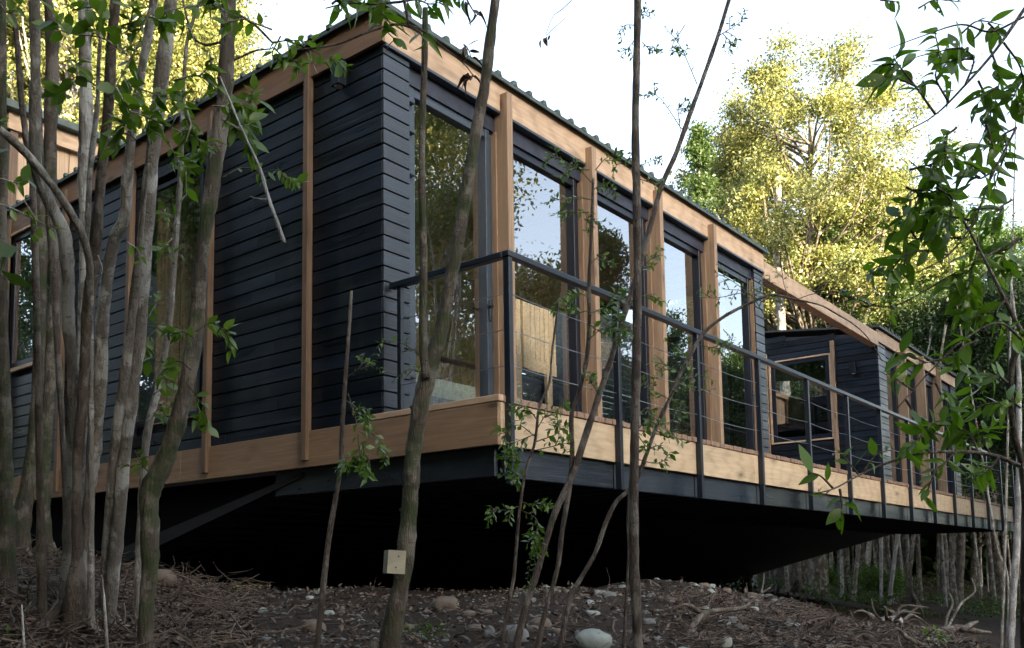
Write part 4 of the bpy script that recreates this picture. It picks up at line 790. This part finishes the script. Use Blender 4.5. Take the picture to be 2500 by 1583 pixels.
# big leaves hanging in at the top
TB = thing('overhanging_bough', 'bough with large dark leaves and shrivelled ones hanging in at the top over the eaves', 'branch', tuple(A(900, -120, 3.0))); TREES['top'] = (TB, bark_thin)
limb('top', [(1118, 185, 2), (1090, 150, 3), (1040, 110, 4), (990, 70, 6), (930, 58, 6), (860, 78, 6), (790, 105, 5), (700, 118, 3)], 3.0, 3.0, 6, seed=42)
limb('top', [(900, -130, 12), (930, -60, 10), (950, 0, 8), (960, 60, 6)], 3.0, 3.0, 7, seed=43); limb('top', [(765, 20, 3), (820, 8, 4), (880, 10, 5), (940, 5, 7)], 3.0, 3.0, 6, seed=44)
sp = [([(780, 10), (800, 0), (850, 10), (880, 20)], 3.0, 66, 10), ([(880, -10), (900, 30), (920, 60)], 3.0, 60, 9), ([(940, 5), (980, 0), (1010, 10), (1040, 5)], 3.0, 62, 12), ([(950, 60), (985, 75), (1000, 100)], 3.0, 58, 5), ([(860, 78), (890, 60), (930, 95)], 3.0, 60, 6), ([(1000, -20), (1060, -15), (1100, 0)], 3.0, 52, 5), ([(760, 0), (790, -10), (800, 30)], 3.0, 60, 6)]
foliage('top', sp, leaf_big, T_BIG, 45)
sp = [([(1095, -5), (1112, 25), (1122, 40)], 3.0, 42, 4), ([(1090, 105), (1100, 115), (1110, 140)], 3.0, 40, 6), ([(1112, 175), (1110, 182), (1106, 190)], 3.0, 44, 5), ([(930, 90), (926, 100)], 3.0, 34, 2)]
foliage('top', sp, leaf_dead, T_DEAD, 46, 'dry_leaves')
# fine leaved sapling sprays
def fine(key, lst, D, lp=15, seed=50, per=9, k=3, spread=34, name='foliage'):
    sp = []; rr = random.Random(seed)
    for pl in lst: sp += subspray(pl, D, lp, per, rr, k, spread)
    foliage(key, sp, leaf_small, T_SM, seed, name)
fine('n', [[(1640, 200), (1600, 110), (1560, 60)], [(1610, 60), (1580, 110), (1590, 130)], [(1690, 85), (1730, 60), (1750, 45)], [(1700, 80), (1720, 100), (1735, 105)], [(1600, 300), (1560, 240), (1530, 215)], [(1600, 310), (1595, 260), (1600, 240)]], 3.95, 15, 51)
fine('m', [[(1497, 60), (1470, 60), (1455, 75)], [(1495, 90), (1480, 110), (1458, 135)], [(1500, 40), (1515, 25), (1520, 10)], [(1510, 100), (1525, 115), (1530, 120)], [(1500, 390), (1530, 380), (1550, 365)], [(1500, 420), (1530, 430), (1550, 440)], [(1495, 350), (1470, 380), (1440, 390)]], 3.75, 14, 52, 8, 2)
fine('o', [[(1392, 430), (1350, 390), (1300, 370), (1285, 360)], [(1385, 400), (1340, 400), (1310, 420)], [(1392, 470), (1340, 465), (1270, 480)], [(1392, 450), (1420, 430), (1450, 440)], [(1385, 500), (1350, 500), (1320, 490)], [(1400, 400), (1430, 370), (1470, 370)], [(1386, 560), (1378, 530), (1390, 500)], [(1388, 620), (1420, 600), (1440, 640)]], 3.85, 17, 53, 9, 3)
fine('o', [[(1384, 740), (1430, 720), (1470, 700)], [(1380, 760), (1410, 780), (1450, 800)], [(1384, 700), (1360, 690), (1320, 700)], [(1382, 800), (1420, 770), (1460, 750)], [(1384, 730), (1340, 740), (1330, 720)]], 3.85, 22, 54, 10, 3, 44, 'lower_foliage')
fine('n', [[(1480, 720), (1500, 700), (1540, 690)], [(1450, 820), (1470, 780), (1500, 780)], [(1480, 780), (1440, 740), (1420, 720)], [(1500, 650), (1530, 610), (1560, 600)], [(1410, 930), (1390, 900), (1370, 880)]], 3.85, 20, 55, 9, 3, 40, 'lower_foliage')
fine('p', [[(1262, 1030), (1220, 1000), (1185, 1020)], [(1262, 1010), (1290, 970), (1330, 960)], [(1265, 990), (1240, 960), (1210, 950)], [(1256, 1060), (1300, 1050), (1340, 1040)], [(1245, 1090), (1210, 1080), (1195, 1060)], [(1258, 1040), (1310, 1020), (1320, 1000)], [(1262, 1020), (1225, 1035), (1190, 1050)], [(1222, 1190), (1190, 1200), (1150, 1195)], [(1225, 1200), (1260, 1220), (1268, 1260)], [(1228, 1180), (1250, 1190), (1275, 1180)], [(1268, 1240), (1258, 1270), (1250, 1290)], [(1235, 1120), (1215, 1120), (1200, 1128)]], 3.8, 22, 56, 10, 3, 42)
fine('p', [[(1268, 1280), (1250, 1310), (1240, 1370)], [(1262, 1300), (1256, 1330), (1252, 1380)]], 3.9, 12, 57, 16, 1, 20, 'dull_foliage')
fine('q', [[(1560, 960), (1600, 900), (1660, 880)], [(1580, 920), (1620, 920), (1680, 915)], [(1545, 1000), (1580, 990), (1610, 960)], [(1600, 880), (1570, 860), (1530, 850)], [(1620, 850), (1600, 820), (1560, 800)], [(1575, 940), (1540, 920), (1510, 900)], [(1640, 810), (1690, 820), (1740, 810)], [(1540, 1010), (1570, 1030), (1585, 1020)]], 4.05, 17, 58, 10, 3, 40)
fine('q', [[(1800, 745), (1760, 690), (1700, 680)], [(1860, 722), (1800, 700), (1740, 690)], [(1840, 730), (1820, 680), (1770, 650)], [(1700, 775), (1720, 800), (1700, 830)], [(1760, 690), (1720, 660), (1680, 640)], [(1740, 690), (1690, 700), (1650, 700)], [(1860, 720), (1840, 650), (1850, 600)]], 4.2, 14, 59, 7, 3, 40, 'upper_foliage')
fine('k', [[(812, 890), (840, 870), (870, 840), (900, 830)], [(810, 940), (840, 960), (870, 1000)], [(840, 870), (880, 860), (900, 880)]], 3.9, 16, 60, 8, 2, 30)
fine('k', [[(818, 925), (840, 1000), (845, 1060), (860, 1110)], [(850, 1010), (880, 1020), (915, 1070)], [(845, 1050), (870, 1090), (862, 1130)], [(830, 980), (860, 960), (875, 1010)], [(840, 1060), (815, 1080), (812, 1090)]], 3.8, 26, 61, 11, 2, 30, 'hanging_foliage')
fine('l', [[(1005, 850), (950, 810), (900, 800)], [(1000, 880), (960, 870), (920, 900)]], 3.7, 14, 62, 7, 2, 30)
fine('s', [[(1500, 1010), (1530, 980), (1560, 1000)], [(1498, 1020), (1520, 1050), (1550, 1060)], [(1498, 1080), (1540, 1090), (1570, 1080)], [(1495, 990), (1520, 960), (1530, 1000)]], 4.0, 22, 63, 8, 2, 34)
# large leaved boughs at the right
R5 = random.Random(12)
limb('r', [(1425*1.0+0, 0, 1), (1425, 1, 1)], 3, 3, 4) if False else None
limb('r', [(1900, 1165, 2), (1960, 1150, 4), (2020, 1118, 5), (2090, 1088, 6), (2160, 1068, 7), (2260, 1062, 9), (2340, 1072, 10), (2396, 1095, 12)], 2.75, 2.6, 7, seed=70)
limb('r', [(2140, 380, 2), (2200, 430, 4), (2260, 510, 6), (2320, 620, 8), (2380, 740, 10), (2408, 790, 12)], 2.7, 2.7, 7, seed=71)
limb('r', [(2390, 300, 6), (2330, 420, 6), (2290, 520, 5), (2230, 600, 4), (2160, 640, 3)], 2.6, 2.6, 7, seed=72)
limb('r', [(2410, 20, 9), (2340, 120, 8), (2270, 200, 6), (2200, 270, 4), (2130, 310, 3)], 2.6, 2.6, 7, seed=73); limb('r', [(2090, 115, 2), (2170, 85, 3), (2260, 58, 4), (2330, 75, 5), (2408, 40, 6)], 2.6, 2.6, 6, seed=74)
limb('r', [(1840, 720, 2), (1920, 690, 2), (2000, 700, 3), (2100, 720, 4), (2250, 640, 5), (2400, 560, 7)], 2.7, 2.7, 6, seed=75)
limb('r', [(2110, 960, 3), (2200, 860, 4), (2280, 790, 5), (2350, 760, 6), (2404, 800, 8)], 2.6, 2.6, 6, seed=76)
sp = []
for pl, n, lp in [([(2260, 80), (2300, 50), (2360, 60)], 5, 50), ([(2160, 20), (2200, 0), (2260, 5)], 6, 38), ([(2070, 0), (2110, 5)], 3, 46), ([(2200, 270), (2150, 200), (2110, 150), (2100, 130)], 8, 66), ([(2230, 240), (2200, 180), (2220, 130)], 7, 62), ([(2270, 200), (2290, 140), (2260, 110)], 8, 62), ([(2330, 120), (2350, 180), (2340, 240)], 9, 64),
                  ([(2360, 100), (2400, 160), (2405, 230)], 8, 60), ([(2300, 190), (2330, 260), (2310, 320)], 9, 62), ([(2250, 300), (2220, 330), (2230, 380)], 7, 60), ([(2390, 300), (2350, 330), (2370, 400)], 9, 60), ([(2340, 400), (2300, 420), (2280, 380)], 7, 60), ([(2140, 400), (2180, 390), (2220, 400)], 8, 68), ([(2130, 440), (2160, 460), (2120, 480)], 6, 66), ([(2200, 440), (2240, 470), (2200, 500)], 7, 66),
                  ([(2290, 520), (2240, 510), (2190, 500), (2120, 510)], 10, 64), ([(2260, 560), (2210, 560), (2140, 560), (2090, 540)], 10, 64), ([(2230, 600), (2160, 590), (2080, 620), (2040, 640)], 10, 66), ([(2300, 560), (2290, 620), (2240, 680)], 9, 64), ([(2380, 470), (2340, 500), (2330, 560)], 9, 62), ([(2400, 560), (2360, 600), (2340, 660)], 9, 64), ([(2320, 640), (2280, 680), (2300, 740)], 9, 62), ([(2000, 700), (1980, 680), (1970, 690)], 2, 48), ([(2060, 715), (2030, 720), (2010, 690)], 6, 42), ([(2110, 700), (2090, 690), (2100, 740)], 5, 46), ([(2370, 700), (2340, 740), (2370, 790)], 8, 60),
                  ([(2300, 800), (2260, 820), (2240, 870)], 8, 62), ([(2240, 840), (2190, 850), (2150, 860)], 6, 64), ([(2150, 920), (2120, 900), (2090, 880)], 6, 62), ([(2130, 940), (2160, 990), (2170, 1010)], 6, 66), ([(2200, 900), (2230, 960), (2260, 960)], 9, 64), ([(2260, 960), (2220, 1000), (2180, 990)], 8, 64), ([(2300, 1062), (2280, 1020), (2240, 1000)], 8, 60), ([(2330, 1070), (2310, 1030), (2340, 990)], 8, 58), ([(2250, 1062), (2220, 1090), (2190, 1110)], 6, 60), ([(2350, 1075), (2320, 1110), (2290, 1120)], 6, 56), ([(2190, 1065), (2150, 1040), (2130, 1060)], 5, 60), ([(2370, 900), (2340, 880), (2310, 900)], 8, 56), ([(2400, 960), (2370, 940), (2350, 960)], 7, 54),
                  ([(2020, 1118), (1990, 1080), (1960, 1050)], 5, 50), ([(2030, 1110), (2060, 1070), (2090, 1060)], 4, 46), ([(1960, 1150), (1930, 1120), (1900, 1110)], 3, 66), ([(1975, 1150), (1980, 1190), (1975, 1200)], 4, 76), ([(1950, 1155), (1930, 1170), (1925, 1150)], 3, 26)]:
    sp += subspray(pl, R5.uniform(2.5, 2.8), lp*.98, max(2, int(n*(1.15 if pl[0][1] < 760 or pl[0][0] > 2240 or pl[0][1] > 1100 else .95))), R5, 2 if lp > 55 and pl[0][1] < 760 else (1 if pl[0][0] > 2230 else 0), 85)
foliage('r', sp, leaf_big, T_BIG, 77)
# pale out-of-focus twig hanging before the side wall, and the one in the sky
HT = thing('hanging_twig', 'pale grey dead twig hanging before the black side wall', 'twig', tuple(A(520, 190, 1.6))); TREES['ht'] = (HT, bark_white)
limb('ht', [(517, 180, 4), (540, 235, 5), (562, 290, 6), (590, 350, 7), (612, 400, 8), (632, 470, 10), (650, 520, 11), (668, 572, 12)], 1.6, 1.6, 7, 'stem', 80); limb('ht', [(588, 462, 3), (606, 468, 4), (626, 470, 6)], 1.6, 1.6, 5, 'side_twig', 81)
HS = thing('dangling_scrap', 'dark dry leaf scrap dangling on thin threads in the open sky', 'leaf', tuple(A(1345, -10, 2.4))); TREES['hs'] = (HS, bark_brown)
limb('hs', [(1345, 0, 2), (1322, 22, 2), (1300, 40, 1.6), (1284, 80, 1.6)], 2.4, 2.4, 5, 'thread', 82); limb('hs', [(1330, 42, 1.4), (1308, 62, 1.6), (1284, 84, 2)], 2.4, 2.4, 5, 'thread', 83)
foliage('hs', [([(1300, 80), (1284, 86), (1268, 96)], 2.4, 26, 4)], leaf_dead, T_DEAD, 84, 'scrap', False)
# ------------------------------------------------------------ stones
def stone_v(seed, sx, sy, sz, sub=3):
    import bmesh
    bm = bmesh.new(); bmesh.ops.create_icosphere(bm, subdivisions=sub, radius=1.0); rng = np.random.default_rng(seed); ks = rng.normal(size=(5, 3)); ph = rng.random(5)*6
    v = np.array([q.co[:] for q in bm.verts]); f = [tuple(q.index for q in p.verts) for p in bm.faces]; bm.free()
    d = sum(np.sin(v@(k*1.7)+p)*.085 for k, p in zip(ks, ph)); v = v*(1+d)[:, None]; v = np.sign(v)*np.abs(v)**.88*np.array([sx, sy, sz]); return v, f
def stone(x, y, z, seed, sx, sy, sz, mat, label, group=None, rot=0.0, share=None):
    o = None
    if share is not None and share in STP: o = STP[share].copy(); sc.collection.objects.link(o); o['label'] = label
    else:
        v, f = stone_v(seed, sx, sy, sz); o = mk('stone', v, f, mat, None, True, (0, 0, 0))
        if share is not None: STP[share] = o
    o.location = (x, y, z); o.rotation_euler = (0, 0, rot); tag(o, label, 'stone', group); return o
STP = {}
def stone_px(x, y, wpx, hpx, seed, mat, label, rot=0.0, asp=.8):
    p, D = hit(x, y+hpx*.35); rw_ = wpx*S*D/F/2; rh = hpx*S*D/F/2
    return stone(p[0], p[1], p[2]+rh*.38, seed, rw_, rw_*asp, rh, mat, label, None, rot+math.atan2(_r0[1], _r0[0]))
stone_px(385, 1357, 56, 42, 1, st_brown, 'round brown boulder at the edge of the dark under the house, by the mossy trunk')
stone_px(1392, 1500, 88, 52, 2, st_pale, 'largest pale boulder in the foreground below the straight slim trunk')
stone_px(1045, 1420, 62, 44, 3, st_brown, 'dull boulder in the dark right of the leaning trunk')
stone_px(1100, 1442, 36, 20, 4, st_brown, 'flat stone touching the dull boulder in the dark')
stone_px(740, 1472, 52, 44, 5, st_brown, 'flat faced stone behind the foot of the cut off stem')
stone_px(1215, 1490, 70, 48, 6, st_grey, 'rough grey stone at the foot of the thinnest sapling')
stone_px(1270, 1465, 62, 52, 7, st_brown, 'brown stone at the feet of the leaning saplings')
stone_px(1772, 1402, 32, 22, 8, st_brown, 'squarish orange brown stone on the bank')
stone_px(1822, 1418, 26, 26, 9, st_grey, 'round grey stone right of the squarish brown one')
stone_px(1655, 1375, 30, 16, 10, st_brown, 'ochre stone high on the bank under the house')
stone_px(1710, 1388, 24, 18, 11, st_brown, 'ochre stone just above the squarish brown one')
stone_px(1577, 1410, 22, 20, 12, st_grey, 'small rounded stone touching the right side of the straight slim trunk')
stone_px(1655, 1430, 24, 12, 13, st_pale, 'flat whitish stone on the open bank')
stone_px(1704, 1462, 30, 18, 14, st_pale, 'whitish stone above the curved dead branch')
stone_px(1772, 1432, 26, 16, 15, st_pale, 'pale stone touching the curved dead branch')
stone_px(1710, 1510, 24, 34, 16, st_pale, 'narrow upright pale stone left of the curved dead branch foot')
stone_px(1860, 1468, 44, 14, 17, st_grey, 'long flat grey stone near the brush heap')
stone_px(775, 1440, 26, 14, 18, st_pale, 'pale pebble left of the leaning trunk')
stone_px(850, 1460, 20, 12, 19, st_pale, 'small pale pebble beside the cut off stem')
stone_px(180*4+10, 1405, 22, 14, 20, st_pale, 'pale pebble nearest the dark edge left of the cut off stem')
stone_px(1145, 1440, 26, 16, 21, st_brown, 'flat brown stone left of the thinnest sapling')
stone_px(1070+80, 1510-25, 24, 36, 22, st_grey, 'upright grey stone leaning beside the rough grey stone')
rn = np.random.default_rng(9); cnt = 0
for i in range(400):
    t_ = rn.uniform(-.32, .36); D = rn.uniform(3.9, 8.2); x_ = CAM[0]+D*(_frx+t_*_fry); y_ = CAM[1]+D*(_fry-t_*_frx)
    if t_ < -.02 and rn.random() < .55: continue
    if y_ > 1.0: continue
    cnt += 1
    if cnt > 170: break
    k = int(rn.integers(0, 9)); s_ = .016+.038*rn.random()**2.2; o = stone(x_, y_, float(ground(x_, y_))+s_*.05, 100+k, 1, rn.uniform(.7, .8), .55, [st_grey, st_brown, st_pale, st_grey, st_brown, st_grey, st_brown, st_grey, st_pale][k], 'small rounded stone half sunk in the dark soil', 'small stones scattered on the soil', rn.uniform(0, 6), share=k)
    o.scale = (s_, s_, s_)
# pebbles, leaf litter, twigs
def scatter(n, D0, D1, t0, t1, rng, p=1.0):
    D = D0+(D1-D0)*rng.random(n)**p; t = rng.uniform(t0, t1, n); x = CAM[0]+D*(_frx+t*_fry); y = CAM[1]+D*(_fry-t*_frx); return np.column_stack([x, y, ground(x, y)])
v0, f0 = stone_v(5, 1, .8, .6, 1); f0 = np.array(f0); P = scatter(3200, 3.4, 8.5, -.4, .5, rn); s_ = .005+.012*rn.random(len(P))**2; V = (P[:, None]+v0[None]*s_[:, None, None]).reshape(-1, 3)
o = mk('gravel', V, (f0[None]+(np.arange(len(P))*len(v0))[:, None, None]).reshape(-1, 3), st_grey); tag(o, 'fine gravel and pebbles strewn over the dark soil', 'gravel', kind='stuff')
P = np.concatenate([scatter(7500, 3.0, 7.5, -.62, .62, rn, 1.3), scatter(6500, 3.2, 7.0, -.62, -.28, rn), scatter(3500, 4.5, 12, .2, .62, rn)]); n = len(P)
P[:, 2] += rn.uniform(.0, .02, n); d = rn.normal(size=(n, 3)); d[:, 2] *= .35; u = rn.normal(0, .5, (n, 3)); u[:, 2] += 1
V, Q = place_leaves(P, d, u, rn.uniform(.015, .055, n), T_LIT); o = mk('leaf_litter', V, Q, litter_m, smooth=True); tag(o, 'brown and grey fallen leaves carpeting the forest floor', 'leaf litter', kind='stuff')
twm = leafmat('twig_litter', (.022, .014, .009), (.13, .092, .062), 0.0, .7, tint=(1, 1, 1))
def twigs(name, label, P, L, rr, rng, lift=.2, nn=5):
    mb = MB()
    for p, l, r_ in zip(P, L, rr):
        a = rng.uniform(0, 6.28); e = rng.normal(0, lift); d = np.array([math.cos(a), math.sin(a), e]); d /= np.linalg.norm(d); q = [p-d*l/2+np.array([0, 0, abs(e)*l*.4])]
        for i in range(3): d = d+rng.normal(0, .22, 3); d /= np.linalg.norm(d); q.append(q[-1]+d*l/3)
        mb.tube(q, [r_, r_*.9, r_*.75, r_*.4], nn)
    o = mb.build(name, twm); return tag(o, label, 'twigs', kind='stuff')
P = np.concatenate([scatter(2300, 3.2, 7.5, -.62, -.28, rn), scatter(500, 3.4, 6, -.3, .6, rn)]); P[:2300, 2] += rn.random(2300)**2*.05; n = len(P); twigs('twig_litter', 'fallen twigs and sticks lying in the leaf litter', P, rn.uniform(.05, .32, n), rn.uniform(.0012, .005, n), rn)
P = scatter(2300, 4.2, 6.8, .17, .50, rn); n = len(P); P[:, 2] += rn.random(n)**2*.03; twigs('brushwood', 'tangled heap of roots and brushwood at the lower right', P, rn.uniform(.03, .2, n), rn.uniform(.001, .0045, n), rn, .12)
# named dead wood
def dead(key, name, label, P, D0, D1, mat, seed, n=8, extra=()):
    pts, rad = stem_pts(P, D0, D1, False, 0); t = thing(name, label, 'dead branch', tuple(pts[-1])); TREES[key] = (t, mat); stem_mesh('stem', pts, rad, mat, t, n=n, seed=seed, amp=.3)
    for i, e in enumerate(extra): limb(key, e, D0, D1, 6, 'side_branch', seed+i+1)
hd = lambda x, y: hit(x, y)[1]-.05
dA = hd(1740, 1505); dead('db1', 'dead_branch', 'curved dead branch reaching up out of the bank, right of the pale stones', [(1812, 1382, 4), (1782, 1402, 7), (1755, 1425, 9), (1735, 1432, 11), (1690, 1436, 12), (1668, 1440, 13), (1645, 1452, 15), (1625, 1480, 16), (1612, 1512, 17)], dA, dA+.3, bark_brown, 90, extra=[[(1797, 1350, 3), (1795, 1372, 4), (1790, 1395, 5)]])
for i_ in range(1): pass
dB = 6.3; dead('db2', 'fallen_log', 'short dark log with a forked end lying at the lower right', [(2330, 1488, 6), (2290, 1484, 14), (2255, 1478, 20), (2210, 1490, 24), (2170, 1505, 26), (2140, 1522, 24)], dB, dB+.3, bark_brown, 93, 10, extra=[[(2300, 1462, 5), (2285, 1468, 12), (2262, 1482, 16)]])
dC = 6.6; dead('db3', 'dead_branch', 'thin forked dead branch standing over the short log', [(2285, 1360, 3), (2292, 1392, 4), (2260, 1420, 6), (2240, 1455, 7), (2225, 1480, 9), (2215, 1500, 9)], dC, dC, bark_pale, 96, 6, extra=[[(2232, 1395, 5), (2240, 1420, 5), (2228, 1450, 6), (2222, 1480, 7)]])
dD = hd(1560, 1450); dead('rt1', 'arched_root', 'arched root looping out of the soil beside the straight slim trunk', [(1575, 1440, 7), (1595, 1428, 9), (1620, 1424, 11), (1650, 1442, 12), (1685, 1462, 12), (1705, 1475, 9)], dD, dD, bark_brown, 99, 8, extra=[[(1592, 1430, 6), (1590, 1460, 6), (1600, 1490, 5), (1622, 1512, 4)]])
for i, (pl, lb) in enumerate([([(2080, 1432, 6), (2110, 1445, 7), (2130, 1470, 8), (2155, 1480, 6), (2180, 1485, 3)], 'grey root snaking down the brush heap'), ([(1960, 1500, 3), (2030, 1475, 6), (2070, 1455, 8), (2100, 1462, 4)], 'pale stick lying across the top of the brush heap'), ([(2090, 1500, 8), (2110, 1480, 10), (2140, 1505, 12), (2180, 1520, 12)], 'thick split root at the foot of the brush heap'), ([(2160, 1470, 2), (2200, 1490, 4), (2235, 1520, 5)], 'thin bare stick leaning right of the brush heap'), ([(0, 1372, 10), (40, 1380, 12), (90, 1384, 10)], 'grey stick lying on the litter at the left edge'), ([(25, 1480, 8), (60, 1440, 11), (95, 1395, 13)], 'thick grey stick lying slanted left of the clump')]):
    d_ = hd(pl[len(pl)//2][0], pl[len(pl)//2][1]+6); dead('x%d' % i, 'stick', lb, pl, d_, d_, bark_pale if i % 2 else bark_brown, 110+i, 7)
# uprooted stump on the brush heap
sx, sy = 2085, 1425; ds = 6.9; b = A(sx, sy, ds); b[2] = float(ground(b[0], b[1]))
ST = thing('root_stump', 'torn up pale root stump on top of the brush heap', 'stump', tuple(b)); v, f = stone_v(61, .10, .10, .09); mk('core', v+b+np.array([0, 0, .07]), f, bark_pale, ST, True)
m = MB(); rg = np.random.default_rng(62)
for i in range(26):
    a = rg.uniform(0, 6.28); d = np.array([math.cos(a), math.sin(a), rg.uniform(-.4, .7)]); p0 = b+np.array([0, 0, .08])+d*.1; m.tube(spline([p0, p0+d*.1+rg.normal(0, .03, 3), p0+d*.2+rg.normal(0, .06, 3)-np.array([0, 0, .05])], 3), np.linspace(.016, .003, 7), 5)
m.build('roots', bark_brown, ST, True)
# lime strip, hose-like white stick, seedlings
p0, _d = hit(545, 1387); p1, _d = hit(628, 1384); m = MB(); q = p1-p0; L = np.linalg.norm(q); q /= L; sd_ = np.cross(q, [0, 0, 1])
m.add([p0-sd_*.02+[0, 0, .012], p1-sd_*.02+[0, 0, .016], p1+sd_*.02+[0, 0, .016], p0+sd_*.02+[0, 0, .012], p0-sd_*.02+[0, 0, .03], p1-sd_*.012+[0, 0, .035], p1+sd_*.012+[0, 0, .035], p0+sd_*.02+[0, 0, .03]], [(0, 3, 2, 1), (4, 5, 6, 7), (0, 1, 5, 4), (1, 2, 6, 5), (2, 3, 7, 6), (3, 0, 4, 7)])
o = m.build('plastic_strip', plast, loc=tuple(p0)); tag(o, 'lime green plastic strip lying at the edge of the dark under the house', 'strip')
stem('w1', 'pale_cane', 'thin whitish cane standing at the lower left corner', 'tree', [(51, 1422, 3), (53, 1460, 5), (57, 1530, 7)], 3.2, 3.2, bark_white, None, up=0, seed=120, n=6)
stem('w2', 'pale_cane', 'grey cane standing between the two feet of the clump', 'tree', [(238, 1352, 4), (244, 1400, 6), (247, 1450, 8), (252, 1530, 10)], 3.4, 3.4, bark_pale, None, up=0, seed=121, n=6)
for i, (x, y, s_, lb) in enumerate([(975, 1505, 34, 'small green seedling at the foot of the leaning trunk'), (1020, 1500, 26, 'bluish green seedling right of the leaning trunk'), (8, 1515, 26, 'tiny seedling in the lower left corner'), (2190, 1515, 30, 'tiny green seedling below the short log')]):
    p, D = hit(x, y); t = thing('seedling', lb, 'seedling', tuple(p)); TREES['sd%d' % i] = (t, bark_thin); foliage('sd%d' % i, [([(x, y+4), (x-14, y-s_*.6), (x-20, y-s_)], D, 20, 7), ([(x, y+4), (x+8, y-s_*.7), (x+14, y-s_*1.2)], D, 20, 7), ([(x, y+4), (x+20, y-s_*.3), (x+32, y-s_*.5)], D, 20, 6)], leaf_small, T_SM, 130+i)
# traced trunks in the wood under the deck end
for i, (pl, D, mt, lb) in enumerate([([(2071, 1180, 9), (2072, 1300, 9), (2073, 1420, 9)], 27, bark_white, 'straight whitish trunk in the dark wood under the deck'), ([(2126, 1170, 10), (2108, 1280, 10), (2092, 1410, 10)], 26, bark_white, 'leaning whitish trunk right of the straight whitish one'), ([(1878, 1200, 44), (1878, 1300, 44), (1880, 1385, 46)], 29, bark_far, 'stoutest grey trunk showing beneath the deck'), ([(2030, 1200, 10), (2018, 1300, 10), (2008, 1400, 11)], 27, bark_pale, 'slightly leaning grey trunk left of the whitish pair'), ([(1998, 1200, 14), (1990, 1290, 13), (1998, 1410, 14)], 28, bark_far, 'crooked grey trunk in the dark wood'), ([(2160, 1190, 12), (2145, 1290, 11), (2140, 1380, 12), (2165, 1440, 16), (2175, 1500, 20)], 25, bark_far, 'bent grey trunk right of the whitish pair'), ([(2330, 1200, 5), (2345, 1290, 5), (2370, 1360, 5), (2368, 1520, 7)], 12, bark_pale, 'thin wavy stem near the right edge under the deck'), ([(2366, 1180, 6), (2362, 1340, 6), (2355, 1520, 8)], 11, bark_pale, 'thin straight stem near the right edge'), ([(1702, 560, 10), (1740, 700, 16), (1745, 900, 20)], 24, bark_pale, 'pale forked trunk seen through the gap between pavilions'), ([(1830, 450, 16), (1832, 650, 20), (1840, 800, 24)], 26, bark_pale, 'pale trunk standing behind the bare beam')]):
    stem('bt%d' % i, 'tree', lb, 'tree', pl, D, D, mt, None, up=5.0 if i < 8 else .6, seed=140+i, n=9, knots=1)
